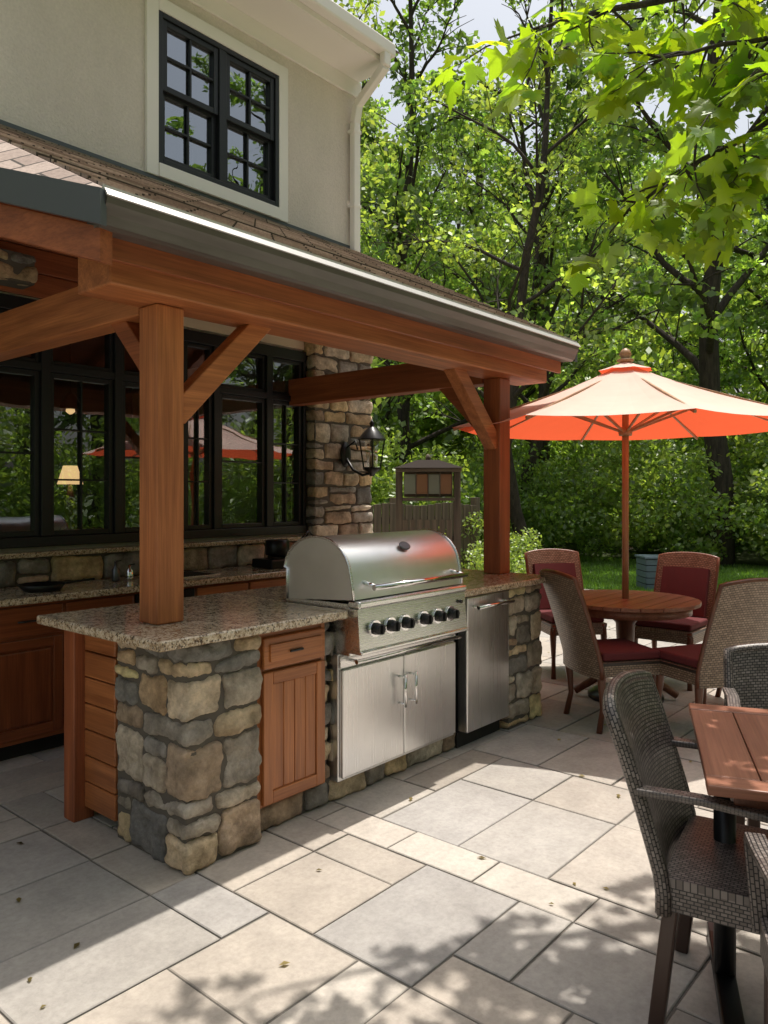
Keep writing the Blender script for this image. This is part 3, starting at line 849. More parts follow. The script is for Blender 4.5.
box('uw_frame_t', ux0 + .04, ux1 - .04, 4.921, 5.05, uz1 - 0.04, uz1, BF, ho, 0.004)
box('uw_frame_b', ux0 + .04, ux1 - .04, 4.921, 5.05, uz0, uz0 + 0.045, BF, ho, 0.004)
um = (ux0 + ux1) / 2
box('uw_mull', um - 0.035, um + 0.035, 4.922, 5.05, uz0 + 0.045, uz1 - 0.04, BF, ho, 0.004)
zm = (uz0 + uz1) / 2
for k, (a, b_) in enumerate(((ux0 + 0.04, um - 0.035), (um + 0.035, ux1 - 0.04))):
    sash('uw_top%d' % k, a, b_, zm - 0.005, uz1 - 0.04, 4.935, 2, 2, gl=GLASSU)
    sash('uw_bot%d' % k, a, b_, uz0 + 0.045, zm + 0.02, 4.965, 2, 2, gl=GLASSU)
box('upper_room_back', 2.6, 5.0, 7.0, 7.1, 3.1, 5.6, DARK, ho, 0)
mull = [4.70, 4.28, 3.74, 3.42, 2.89, 2.37, 1.85, 1.33, 0.80]
box('lw_head', 0.78, 4.70, 4.90, 5.06, 2.66, 2.75, BF, ho, 0.004)
box('lw_sill', 0.78, 4.70, 4.88, 5.06, 1.16, 1.225, BF, ho, 0.004)
for k, m_ in enumerate(mull):
    box('lw_mull_%d' % k, m_ - 0.03, m_ + 0.03 if k else m_, 4.902, 5.05, 1.225, 2.66, BF, ho, 0.004)
for k in range(len(mull) - 1):
    a, b_ = mull[k + 1] + 0.03, mull[k] - 0.03
    box('lw_transom_%d' % k, a, b_, 4.905, 5.05, 2.30, 2.35, BF, ho, 0.003)
    sash('lw_low%d' % k, a, b_, 1.225, 2.30, 4.925, 2 if k in (0, 2, 4) else 1, 3 if k in (0, 2, 4) else 2, 0.035, 0.012)
    sash('lw_up%d' % k, a, b_, 2.35, 2.66, 4.925, 1, 1, 0.028, 0.012)
box('cream_frieze', 3.15, 4.69, 4.915, 4.948, 2.77, 3.10, CREAM, ho, 0.004)
for k in range(5):
    box('gable_board_%d' % k, 0.4, 3.149, 4.918, 4.948, 2.77 + k * 0.16, 2.925 + k * 0.16, CEDARD['x'], ho, 0.006)
stone_block('stone_column', 4.71, 5.49, 4.80, 5.15, 0, 2.95, ho, seed=21, cell=0.03, rows=(0.10, 0.24), wid=(0.16, 0.36), dep=0.13, gap=0.006)
stone_block('stone_corbel', 1.95, 2.24, 4.72, 4.915, 2.80, 2.98, ho, seed=23, cell=0.02, dep=0.12, rows=(0.07, 0.11))
def emis(name, col, s):
    m = bpy.data.materials.new(name); m.use_nodes = True; b = m.node_tree.nodes['Principled BSDF']
    b.inputs['Base Color'].default_value = (*col, 1); b.inputs['Emission Color'].default_value = (*col, 1); b.inputs['Emission Strength'].default_value = s
    return m
EM = emis('lampshade_glow', (1.0, 0.62, 0.28), 1.1)
tl = root('table_lamp', (3.1, 6.0, 0))
lathe('shade', [(0.10, 1.58), (0.055, 1.73)], (0, 0, 0), EM, tl)
lathe('lamp_base', [(0.06, 1.2), (0.07, 1.22), (0.02, 1.28), (0.05, 1.38), (0.03, 1.48), (0.012, 1.58)], (0, 0, 0), REDW['z'], tl)
box('side_table', -0.5, 0.5, -0.2, 0.2, 1.15, 1.2, REDW['x'], tl)
for sx in (-.45, .45):
    for sy in (-.16, .16): box('side_table_leg', sx - .03, sx + .03, sy - .03, sy + .03, 0.05, 1.15, REDW['z'], tl)
pl = root('pendant_lamp', (3.05, 5.9, 0))
lathe('shade', [(0.08, 2.18), (0.085, 2.20), (0.05, 2.28), (0.02, 2.32)], (0, 0, 0), BLACKM, pl)
lathe('bulb', [(0.01, 2.14), (0.035, 2.16), (0.03, 2.2)], (0, 0, 0), EM, pl)
cyl('cord', (0, 0, 2.3), (0, 0, 2.95), 0.005, BLACKM, pl)

# ------------------------------------------------------------ back counter
bc = root('back_kitchen_counter')
slab('granite_top', 0.3, 4.70, 4.27, 4.86, bc, 0.885, 0.925)
stone_block('backsplash', 0.3, 4.69, 4.80, 4.895, 0.927, 1.10, bc, seed=31, rows=(0.14, 0.19), wid=(0.18, 0.42), cell=0.03, dep=0.06, left=False, right=False)
box('backsplash_ledge', 0.3, 4.69, 4.77, 4.90, 1.102, 1.135, GRANITE, bc, 0.008)
box('carcass', 0.32, 4.69, 4.345, 4.94, 0.10, 0.883, CEDARD['x'], bc, 0)
box('toekick', 0.32, 4.69, 4.42, 4.94, 0.0, 0.10, DARK, bc, 0)
x = 0.36; k = 0
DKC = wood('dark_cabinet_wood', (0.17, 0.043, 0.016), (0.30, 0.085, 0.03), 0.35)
while x < 4.6:
    wd = 0.46
    if k != 5:
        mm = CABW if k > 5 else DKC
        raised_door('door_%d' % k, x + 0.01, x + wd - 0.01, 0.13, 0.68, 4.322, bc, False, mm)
        box('drawer_%d' % k, x + 0.01, x + wd - 0.01, 4.322, 4.344, 0.70, 0.865, mm['x'], bc, 0.008)
        tube('pull_%d' % k, [(x + wd / 2 - 0.05, 4.30, 0.785), (x + wd / 2 + 0.05, 4.30, 0.785)], 0.006, BLACKM, bc, 8)
    else:
        box('oven_panel', x + 0.01, x + wd - 0.01, 4.322, 4.344, 0.13, 0.865, BLACKM, bc, 0.005)
    x += wd; k += 1
sk = root('sink_with_faucet')
box('sink_rim', 2.95, 3.40, 4.42, 4.76, 0.926, 0.932, STEEL, sk, 0.002)
box('sink_bowl', 2.98, 3.37, 4.45, 4.73, 0.9325, 0.934, DARK, sk, 0)
tube('faucet_spout', [(3.17, 4.74, 0.93), (3.17, 4.74, 1.12), (3.17, 4.72, 1.17), (3.17, 4.67, 1.19), (3.17, 4.61, 1.17), (3.17, 4.59, 1.12)], 0.011, CHROME, sk, 10)
for k, (xx, h) in enumerate(((2.70, .13), (2.80, .10))):
    bt = root('soap_bottle', (xx, 4.62, 0.926))
    lathe('body', [(0.025, 0), (0.027, 0.01), (0.027, h * .6), (0.010, h * .75), (0.010, h)], (0, 0, 0), CHROME if k else GREYMET, bt)
    beam('nozzle', (0, 0, h), (0.03, -0.02, h + .005), 0.008, 0.008, BLACKM, bt)
pn = root('frying_pan', (2.15, 4.50, 0.926))
lathe('pan', [(0.10, 0), (0.135, 0.04), (0.13, 0.04), (0.097, 0.006)], (0, 0, 0), BLACKM, pn)
beam('pan_handle', (0.12, -0.02, 0.035), (0.30, -0.06, 0.05), 0.022, 0.012, BLACKM, pn)
kt = root('kettle', (4.36, 4.52, 0.926))
lathe('body', [(0.10, 0), (0.115, 0.03), (0.11, 0.10), (0.07, 0.16), (0.03, 0.175), (0.012, 0.18), (0.018, 0.20), (0.005, 0.21)], (0, 0, 0), BLACKM, kt)
tube('spout', [(0.09, 0, 0.07), (0.14, 0, 0.12), (0.17, 0, 0.16)], [0.025, 0.016, 0.011], BLACKM, kt, 10)
tube('handle', [(-0.08, 0, 0.13), (-0.07, 0, 0.22), (0, 0, 0.27), (0.07, 0, 0.22), (0.08, 0, 0.13)], 0.008, BLACKM, kt, 8)
st = root('camp_stove', (4.05, 4.55, 0.926))
box('body', -0.16, 0.16, -0.12, 0.12, 0, 0.07, BLACKM, st, 0.01)
for a in range(4):
    beam('grate', (math.cos(a * 1.57) * .1, math.sin(a * 1.57) * .1, .085), (0, 0, .085), .01, .02, BLACKM, st)
lathe('pot', [(0.09, 0.095), (0.095, 0.10), (0.095, 0.21), (0.085, 0.215)], (0, 0, 0), BLACKM, st)

# ------------------------------------------------------------ wall lantern
wl = root('wall_lantern', (5.08, 4.79, 0))
lathe('backplate', [(0.0, 0), (0.065, 0.004), (0.06, 0.02), (0.02, 0.03)], (0, 0, 0), BLACKM, wl).matrix_local = Matrix.Translation((0, -0.0, 1.86)) @ Matrix.Rotation(R(90), 4, 'X') @ Matrix.Diagonal((1, 1.8, 1, 1))
tube('arm', [(0, -0.02, 1.82), (0.02, -0.08, 1.72), (0.05, -0.17, 1.67), (0.10, -0.24, 1.69)], 0.013, BLACKM, wl, 8)
tube('arm_upper', [(0, -0.02, 1.92), (0.03, -0.10, 1.98), (0.04, -0.12, 1.90)], 0.009, BLACKM, wl, 8)
lx, ly = 0.10, -0.24
for sx in (-1, 1):
    for sy in (-1, 1):
        beam('lantern_bar', (lx + sx * 0.052, ly + sy * 0.052, 1.73), (lx + sx * 0.080, ly + sy * 0.080, 1.99), 0.013, 0.013, BLACKM, wl)
lathe('lantern_bottom', [(0.02, 1.66), (0.035, 1.69), (0.082, 1.72), (0.082, 1.74)], (lx, ly, 0), BLACKM, wl, n=8)
lathe('lantern_roof', [(0.13, 1.985), (0.125, 1.995), (0.075, 2.06), (0.035, 2.10), (0.016, 2.11), (0.026, 2.135), (0.004, 2.17)], (lx, ly, 0), BLACKM, wl, n=8)
LG = mat_glass('lantern_glass', 0.25, (0.9, 0.85, 0.75))
lathe('lantern_glass', [(0.06, 1.745), (0.09, 1.984)], (lx, ly, 0), LG, wl, n=4)
lathe('candle', [(0.016, 1.745), (0.016, 1.87)], (lx, ly, 0), CREAM, wl)

# ------------------------------------------------------------ umbrella + round table
TC = (5.457, 2.306)
um_ = root('patio_umbrella', (TC[0], TC[1], 0))
UR = R(40.4)
def canopy(name, R0, R1, z0, z1, n=8, nr=8, ns=6, rot=UR, sag=0.03):
    V, F = [], []
    for r in range(nr + 1):
        f = r / nr
        for k in range(n):
            a0 = rot + 2 * math.pi * k / n; a1 = rot + 2 * math.pi * (k + 1) / n
            for s in range(ns):
                g = s / ns
                rr_ = R0 + (R1 - R0) * f
                p0 = Vector((math.cos(a0), math.sin(a0), 0)) * rr_; p1 = Vector((math.cos(a1), math.sin(a1), 0)) * rr_
                p = p0.lerp(p1, g)
                scal = 4 * g * (1 - g)
                p = p * (1 - 0.035 * scal * f)
                z = z0 + (z1 - z0) * (f ** 0.92) - sag * math.sin(math.pi * f) * 0.6 - sag * scal * math.sin(math.pi * min(f * .8, 1))
                V.append((p.x, p.y, z))
    m_ = n * ns
    for r in range(nr):
        for k in range(m_): F.append((r * m_ + k, (r + 1) * m_ + k, (r + 1) * m_ + (k + 1) % m_, r * m_ + (k + 1) % m_))
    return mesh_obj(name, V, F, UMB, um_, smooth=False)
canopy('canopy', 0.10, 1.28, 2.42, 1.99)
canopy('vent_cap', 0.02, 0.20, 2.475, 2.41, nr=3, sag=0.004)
for k in range(8):
    a = UR + 2 * math.pi * k / 8; c_, s_ = math.cos(a), math.sin(a)
    beam('rib_%d' % k, (c_ * 0.03, s_ * 0.03, 2.405), (c_ * 1.27, s_ * 1.27, 1.973), 0.016, 0.020, POLEW['x'], um_, 0.002)
    beam('strut_%d' % k, (c_ * 0.03, s_ * 0.03, 1.96), (c_ * 0.62, s_ * 0.62, 2.18), 0.014, 0.018, POLEW['x'], um_, 0.002)
cyl('pole', (0, 0, 0.05), (0, 0, 2.45), 0.024, POLEW['z'], um_)
lathe('runner', [(0.045, 1.93), (0.05, 1.95), (0.045, 1.99)], (0, 0, 0), POLEW['z'], um_)
lathe('hub', [(0.045, 2.36), (0.05, 2.38), (0.045, 2.41)], (0, 0, 0), POLEW['z'], um_)
lathe('finial', [(0.03, 2.465), (0.06, 2.48), (0.06, 2.49), (0.03, 2.50), (0.045, 2.53), (0.03, 2.56), (0.008, 2.575)], (0, 0, 0), POLEW['z'], um_)
lathe('base', [(0.27, 0.003), (0.27, 0.03), (0.22, 0.06), (0.06, 0.08), (0.035, 0.12), (0.035, 0.35)], (0, 0, 0), BLACKM, um_, n=32)
cyl('crank', (0.0, 0.0, 1.1), (0.06, -0.03, 1.1), 0.008, BLACKM, um_)

rt = root('round_patio_table', (TC[0], TC[1], 0))
RT = 0.52
for k in range(9):
    y0 = -RT + k * (2 * RT / 9) + 0.003; y1 = y0 + 2 * RT / 9 - 0.006
    ys = [y0 + (y1 - y0) * q / 4 for q in range(5)]
    ra = [(math.sqrt(max(RT * RT - y * y, 0)), y) for y in ys]
    pts = [(xx, y) for xx, y in ra] + [(-xx, y) for xx, y in reversed(ra)]
    n = len(pts)
    V = [(x_, y_, 0.705) for x_, y_ in pts] + [(x_, y_, 0.73) for x_, y_ in pts]
    F = [tuple(range(n - 1, -1, -1)), tuple(range(n, 2 * n))] + [(q, (q + 1) % n, n + (q + 1) % n, n + q) for q in range(n)]
    mesh_obj('top_slat_%d' % k, V, F, TABW['x'], rt)
lathe('apron', [(RT - 0.06, 0.64), (RT - 0.06, 0.704), (RT - .08, .704), (RT - .08, .64)], (0, 0, 0), TABW['x'], rt, n=40)
lathe('pedestal', [(0.08, 0.12), (0.10, 0.2), (0.06, 0.35), (0.07, 0.55), (0.16, 0.66), (0.2, 0.70)], (0, 0, 0), REDW['z'], rt)
for k in range(4):
    a = k * math.pi / 2 + 0.5
    tube('foot_%d' % k, [(0.06 * math.cos(a), 0.06 * math.sin(a), 0.22), (0.2 * math.cos(a), 0.2 * math.sin(a), 0.14), (0.36 * math.cos(a), 0.36 * math.sin(a), 0.03)], [0.035, 0.03, 0.025], REDW['z'], rt, 8)

# ------------------------------------------------------------ chairs
def chair(name, loc, ang, top=0.97, dark=False, arms=False, cushion=True, w=0.48):
    rt = root(name, (loc[0], loc[1], 0), R(ang))
    wk = WICK_D if dark else WICK_T
    lg = LEGD if dark else LEGR
    hw = w / 2
    rec = 0.26
    def bx(z): return -0.22 - max(0, z - 0.42) * rec - max(0, z - 0.42) ** 2 * 0.12
    def fback(u, v):
        q = 1 - (u / hw) ** 2
        hgt = v + 0.025 * q * (v - 0.35) / (top - 0.35)
        return (bx(v) - 0.035 * q, u, hgt)
    sheet('backrest', fback, -hw, hw, 0.34, top, 14, 18, 0.035, wk, rt)
    rim = [fback(-hw, 0.34 + (top - 0.34) * k / 10) for k in range(11)] + [fback(-hw + w * k / 12, top) for k in range(1, 12)] + [fback(hw, top - (top - 0.34) * k / 10) for k in range(11)]
    if dark:
        V, F = tube_data(rim, 0.022, 10)
        UVs = []
        L = 0
        for i in range(len(rim)):
            if i: L += (Vector(rim[i]) - Vector(rim[i - 1])).length
            for kk in range(10): UVs.append((L, kk * 0.0138))
        mesh_obj('back_rim', V, F, wk, rt, smooth=True, uvs=UVs)
    else:
        tube('back_rim', rim, 0.016, REDW['z'], rt, 8)
    def fs(u, v):
        return (u, v, 0.425 + 0.008 * math.cos(v / hw * 1.5))
    sheet('seat', fs, -0.22, 0.22, -hw, hw, 8, 10, 0.03, wk, rt)
    sheet('apron_front', lambda u, v: (0.215, u, v), -hw + .01, hw - .01, 0.35, 0.42, 6, 3, 0.02, wk, rt)
    sheet('apron_side', lambda u, v: (u, -hw + .01, v), -0.21, 0.21, 0.35, 0.42, 6, 3, 0.02, wk, rt)
    sheet('apron_side', lambda u, v: (u, hw - .01, v), -0.21, 0.21, 0.35, 0.42, 6, 3, 0.02, wk, rt)
    for sx in (-1, 1):
        for sy in (-1, 1):
            x0_, y0_ = sx * 0.195, sy * (hw - 0.03)
            if dark:
                beam('leg', (x0_, y0_, 0.43), (x0_ + sx * (0.05 if sx < 0 else 0.01), y0_ + sy * 0.0, 0.0), 0.042, 0.042, lg, rt, 0.006)
            else:
                tube('leg', [(x0_, y0_, 0.43), (x0_ + sx * .012, y0_ + sy * .008, 0.33), (x0_, y0_, 0.15), (x0_ + sx * 0.03, y0_ + sy * 0.012, 0.0)], [0.03, 0.027, 0.017, 0.02], lg, rt, 8)
    if arms:
        for sy in (-1, 1):
            yy = sy * (hw + 0.005)
            pts = [(bx(0.66) + 0.0, yy, 0.67), (-0.12, yy, 0.675), (0.05, yy + sy * 0.012, 0.668), (0.17, yy + sy * 0.012, 0.655), (0.215, yy + sy * .008, 0.62), (0.22, yy, 0.53), (0.215, yy - sy * 0.012, 0.40)]
            V, F, UV = [], [], []
            L = 0
            for i, p in enumerate(pts):
                p = Vector(p)
                t_ = Vector(pts[min(i + 1, len(pts) - 1)]) - Vector(pts[max(i - 1, 0)]); t_.normalize()
                sdir = Vector((0, 1, 0)); nrm = t_.cross(sdir).normalized()
                if i: L += (p - Vector(pts[i - 1])).length
                for kk, (a_, b__) in enumerate(((-.024, -.010), (.024, -.010), (.024, .010), (-.024, .010))):
                    V.append(p + sdir * a_ + nrm * b__); UV.append((L, [0, .048, .068, .116][kk]))
            for i in range(len(pts) - 1):
                for q in range(4): F.append((i * 4 + q, i * 4 + (q + 1) % 4, (i + 1) * 4 + (q + 1) % 4, (i + 1) * 4 + q))
            F.append((3, 2, 1, 0)); e_ = (len(pts) - 1) * 4; F.append((e_, e_ + 1, e_ + 2, e_ + 3))
            ao = mesh_obj('armrest', V, F, wk, rt, uvs=UV)
            bv = ao.modifiers.new('bev', 'BEVEL'); bv.width = 0.005; bv.segments = 2
    if cushion:
        box('seat_cushion', -0.20, 0.21, -hw + 0.015, hw - 0.015, 0.445, 0.50, RED, rt, 0.02, seg=4)
        sheet('back_cushion', lambda u, v: (bx(v) - 0.035 * (1 - (u / hw) ** 2) + 0.035, u, v), -hw + 0.05, hw - 0.05, 0.50, top - 0.09, 8, 8, 0.04, RED, rt)
    return rt

for loc, ang in (((5.93, 3.0), 229), ((4.84, 2.13), -36), ((5.02, 1.62), 62), ((6.18, 2.23), 180), ((5.80, 1.50), 113)):
    chair('wicker_dining_chair', loc, ang)
chair('wicker_armchair', (2.39, 0.61), -80, top=0.88, dark=True, arms=True, cushion=False)
chair('wicker_armchair', (1.965, 0.235), 21.9, top=0.97, dark=True, arms=True, cushion=False, w=0.46)
chair('wicker_armchair', (3.25, 0.66), 201.9, top=0.82, dark=True, arms=True, cushion=False)

# ------------------------------------------------------------ foreground table
ft = root('wooden_dining_table', (2.574, 0.416, 0), R(21.9))
for k in range(6):
    y0 = -0.41 + 0.82 * k / 6
    box('plank_%d' % k, -0.33, 0.33, y0 + 0.0015, y0 + 0.82 / 6 - 0.0015, 0.725, 0.75, TABW['x'], ft, 0.003)
box('breadboard_end_a', -0.412, -0.332, -0.41, 0.41, 0.724, 0.751, TABW['y'], ft, 0.004)
box('breadboard_end_b', 0.332, 0.412, -0.41, 0.41, 0.724, 0.751, TABW['y'], ft, 0.004)
box('apron', -0.34, 0.34, -0.34, 0.34, 0.66, 0.723, REDW['x'], ft, 0.003)
for s in (-1, 1):
    tube('leg', [(0, s * 0.33, 0.66), (0, s * 0.33, 0.02)], 0.032, BLACKM, ft, 16)
    lathe('leg_collar', [(0.05, 0.60), (0.05, 0.655)], (0, s * 0.33, 0), BLACKM, ft)
    beam('foot', (-0.28, s * 0.33, 0.025), (0.28, s * 0.33, 0.025), 0.06, 0.045, BLACKM, ft)

# ------------------------------------------------------------ foliage generators
def leaf_quads(C, size, rng, col, colvar=0.3, upbias=0.6, elong=1.7, yellow=0.35):
    n = len(C)
    nrm = rng.normal(size=(n, 3)); nrm[:, 2] += upbias * np.sign(rng.random(n) - 0.1)
    nrm /= np.linalg.norm(nrm, axis=1)[:, None]
    t = rng.normal(size=(n, 3)); t -= nrm * (t * nrm).sum(1)[:, None]
    t /= np.linalg.norm(t, axis=1)[:, None]
    s = np.cross(nrm, t)
    L = size * rng.uniform(0.6, 1.3, n)[:, None]; W = L / elong
    a = C - t * L * 0.5; b = C + s * W * 0.5 - t * L * 0.02; c = C + t * L * 0.5; d = C - s * W * 0.5 - t * L * 0.02
    V = np.stack([a, b, c, d], 1).reshape(-1, 3)
    F = np.arange(4 * n).reshape(n, 4)
    k = np.exp(rng.normal(0, colvar, n))[:, None]
    yl = rng.random(n)[:, None] * yellow
    cc = np.array(col)[None] * k
    cc = cc * (1 + yl * np.array([1.3, 0.5, -0.3])[None])
    return V, F, np.repeat(cc, 4, 0)

def tree_data(seed, H, base, Rc, ncl, lpc, lsize, col, trunk_r=0.2, flat=0.5, clr=0.55, nl=20, sway=0.04):
    rng = np.random.default_rng(seed); rr = random.Random(seed)
    Vw, Fw = [], []
    def add(pts, rad, n=7):
        V, F = tube_data(pts, rad, n, cap=False)
        o = len(Vw); Vw.extend(V); Fw.extend([tuple(i + o for i in f) for f in F])
    tp = []; x = y = 0.0
    nseg = 9
    for i in range(nseg + 1):
        z = H * 0.85 * i / nseg
        tp.append(Vector((x, y, z))); x += rr.uniform(-sway, sway) * H * 0.25; y += rr.uniform(-sway, sway) * H * 0.25
    add(tp, [trunk_r * (1.25 if i == 0 else 1) * (1 - 0.85 * i / nseg) + 0.015 for i in range(nseg + 1)], 9)
    ends = []
    for k in range(nl):
        f = base + (0.95 - base) * (k + rr.random() * 0.6) / nl
        i = min(int(f * nseg), nseg - 1); p = tp[i].lerp(tp[i + 1], f * nseg - i)
        az = k * 2.4 + rr.uniform(-0.5, 0.5); el = rr.uniform(0.25, 0.9) + f * 0.3
        L = Rc * (1.15 - 0.75 * max(0, (f - base)) / (1 - base)) * rr.uniform(0.7, 1.1)
        d = Vector((math.cos(az) * math.cos(el), math.sin(az) * math.cos(el), math.sin(el)))
        pts = [p.copy()]; q = p.copy()
        for s in range(6):
            d = (d + Vector((rr.uniform(-.25, .25), rr.uniform(-.25, .25), rr.uniform(-.18, .16)))).normalized()
            q = q + d * L / 6; pts.append(q.copy())
            if s >= 1:
                ends.append((q.copy(), 0.5))
                for _ in range(2):
                    dd = (d + Vector((rr.uniform(-1, 1), rr.uniform(-1, 1), rr.uniform(-.5, .6)))).normalized()
                    l2 = L * rr.uniform(0.18, 0.42)
                    p2 = q + dd * l2 * 0.5 + Vector((0, 0, 0.05 * l2)); p3 = q + dd * l2
                    add([q, p2, p3], [trunk_r * 0.10, trunk_r * 0.06, 0.006], 4)
                    ends.append((p3, 1.0))
        r0 = trunk_r * (0.42 - 0.25 * f)
        add(pts, [r0 * (1 - s / 7) + 0.008 for s in range(7)], 6)
    ends.append((tp[-1], 1)); 
    rr.shuffle(ends)
    sel = ends[:ncl] if len(ends) >= ncl else [ends[rr.randrange(len(ends))] for _ in range(ncl)]
    C, T = [], []
    for (c, wgt) in sel:
        m_ = int(lpc * rr.uniform(0.5, 1.4))
        rad = clr * rr.uniform(0.6, 1.25)
        g = rng.normal(size=(m_, 3)); g /= np.linalg.norm(g, axis=1)[:, None]; g *= (rng.random(m_) ** 0.45)[:, None]
        g *= np.array([rad, rad, rad * flat])[None]
        g[:, 2] -= 0.25 * rad * (np.hypot(g[:, 0], g[:, 1]) / rad) ** 2
        C.append(g + np.array(c)[None] + np.array([0, 0, rr.uniform(-.1, .15)]))
        T.append(np.full(m_, math.exp(rr.gauss(0, 0.22))))
    C = np.concatenate(C); T = np.concatenate(T)
    V, F, K = leaf_quads(C, lsize, rng, col)
    K = K * np.repeat(T, 4)[:, None]
    wm = bpy.data.meshes.new('tree_wood_%d' % seed); wm.from_pydata([tuple(v) for v in Vw], [], Fw)
    wm.materials.append(BARK); wm.polygons.foreach_set('use_smooth', [True] * len(wm.polygons)); wm.update()
    lm = np_mesh('tree_leaves_%d' % seed, V, F, LEAF, K, do_link=False)
    return wm, lm

def bush_data(seed, rad, hgt, n, lsize, col):
    rng = np.random.default_rng(seed)
    C = []
    ncl = 26
    for k in range(ncl):
        th = rng.random() * 6.28; q = math.sqrt(rng.random()) * rad * 0.85
        zc = hgt * rng.uniform(0.15, 0.85) * (1 - 0.45 * (q / rad) ** 2)
        r = rad * rng.uniform(0.22, 0.42)
        m_ = n // ncl
        g = rng.normal(size=(m_, 3)); g /= np.linalg.norm(g, axis=1)[:, None]; g *= (rng.random(m_) ** 0.35)[:, None] * r
        g[:, 2] *= 0.75
        C.append(g + np.array([q * math.cos(th), q * math.sin(th), zc]))
    C = np.concatenate(C); C[:, 2] = np.abs(C[:, 2])
    V, F, K = leaf_quads(C, lsize, rng, col)
    return np_mesh('bush_leaves_%d' % seed, V, F, LEAF, K, do_link=False)

G1 = (0.145, 0.235, 0.068); G2 = (0.175, 0.26, 0.080); G3 = (0.12, 0.205, 0.068); G4 = (0.195, 0.275, 0.085)
TV = [tree_data(101, 15, 0.24, 4.0, 135, 75, 0.17, G1, 0.20),
      tree_data(102, 17, 0.18, 4.4, 145, 75, 0.17, G2, 0.22),
      tree_data(103, 13, 0.16, 3.8, 135, 75, 0.16, G4, 0.14),
      tree_data(104, 16, 0.12, 4.2, 145, 75, 0.18, G3, 0.17),
      tree_data(105, 13, 0.22, 3.8, 60, 45, 0.14, G4, 0.13, nl=13, sway=0.12)]
BV = [bush_data(201, 1.5, 2.6, 4500, 0.12, G1), bush_data(202, 1.3, 1.8, 4000, 0.11, G4), bush_data(203, 1.8, 3.6, 5500, 0.14, G2), bush_data(204, 1.2, 1.5, 4000, 0.10, G3)]

def place_tree(parent, v, x, y, s, rz_, z=-0.05, ind=False, name='tree'):
    wm, lm = TV[v]
    if ind:
        e = root(name, (x, y, z), rz_); e.scale = (s, s, s)
        for nm, me in (('trunk_and_limbs', wm), ('crown', lm)): link(bpy.data.objects.new(nm, me), e)
    else:
        for nm, me in (('trunk', wm), ('crown', lm)):
            o = bpy.data.objects.new(nm, me); o.location = (x, y, z); o.rotation_euler = (0, 0, rz_); o.scale = (s, s, s * 1.0); link(o, parent)
rr0 = random.Random(77)
forest = root('forest_trees')
def polar(d, ang): return d * math.cos(R(ang)), d * math.sin(R(ang))
for (dist, step, a0, a1) in ((22, 13, -25, 58), (28, 9.5, -25, 60), (36, 6.5, -20, 60), (46, 5, -20, 62), (60, 4, -15, 60)):
    a = a0
    while a < a1:
        x, y = polar(dist + rr0.uniform(-2, 2), a + rr0.uniform(-2, 2))
        place_tree(forest, rr0.randrange(4), x, y, rr0.uniform(0.95, 1.25) * (1 + (dist - 22) * 0.018), rr0.uniform(0, 6.28))
        a += step
a = -150
while a < -20:
    for dist in (21, 29):
        x, y = polar(dist + rr0.uniform(-2, 2), a + rr0.uniform(-4, 4))
        place_tree(forest, rr0.randrange(4), x, y, rr0.uniform(1.25, 1.45), rr0.uniform(0, 6.28))
    a += 13
place_tree(None, 0, 17.2, 5.2, 1.25, 1.0, ind=True, name='oak_tree')
place_tree(None, 4, 13.4, 7.6, 1.0, 2.2, ind=True, name='tree')
place_tree(None, 4, 11.2, 10.8, 0.95, 0.4, ind=True, name='tree')
place_tree(None, 4, 16.0, 9.4, 1.1, 4.0, ind=True, name='tree')

shr = root('shrub_border')
def put_bush(v, x, y, s, zs=1.0):
    o = bpy.data.objects.new('bush', BV[v]); o.location = (x, y, -0.05); o.rotation_euler = (0, 0, rr0.uniform(0, 6.28)); o.scale = (s, s, s * zs); link(o, shr)
for (dist, step, a0, a1, s) in ((18.3, 4.2, -20, 50, 0.9), (20.5, 5, -20, 54, 1.3), (25, 5.5, -20, 56, 1.8), (32, 5, -20, 58, 2.4), (42, 4.5, -20, 58, 3.2)):
    a = a0
    while a < a1:
        x, y = polar(dist + rr0.uniform(-.8, .8), a + rr0.uniform(-1, 1))
        put_bush(rr0.randrange(4), x, y, s * rr0.uniform(0.8, 1.2), rr0.uniform(.9, 1.25))
        a += step
for (x, y, s) in ((8.6, 9.2, 1.0), (7.6, 10.2, 1.2), (9.8, 9.9, 1.1), (11.4, 9.6, 0.9), (9.0, 11.6, 1.6), (7.0, 11.9, 1.6), (13.5, 9.6, 1.1), (8.3, 6.6, .42), (9.0, 6.3, .40), (8.2, 4.9, .34), (8.75, 4.7, .3)):
    put_bush(rr0.randrange(4), x, y, s)
a = -150
while a < -15:
    x, y = polar(17 + rr0.uniform(-.8, .8), a); put_bush(rr0.randrange(4), x, y, 1.3); a += 9

rng = np.random.default_rng(9)
n = 70000
gx = rng.uniform(11.35, 17.3, n); gy = rng.uniform(-2, 10, n); gz = np.full(n, -0.03)
th = rng.uniform(0, 6.28, n); h = rng.uniform(0.03, 0.075, n); wd = 0.008
lx_ = rng.normal(0, 0.02, n); ly_ = rng.normal(0, 0.02, n)
a = np.stack([gx - np.cos(th) * wd, gy - np.sin(th) * wd, gz], 1); b = np.stack([gx + np.cos(th) * wd, gy + np.sin(th) * wd, gz], 1)
c = np.stack([gx + lx_, gy + ly_, gz + h], 1)
V = np.stack([a, b, c], 1).reshape(-1, 3); F = np.arange(3 * n).reshape(n, 3)
K = np.array([0.15, 0.26, 0.045])[None] * np.exp(rng.normal(0, .25, n))[:, None]
np_mesh('grass', V, F, LEAF, np.repeat(K, 3, 0))

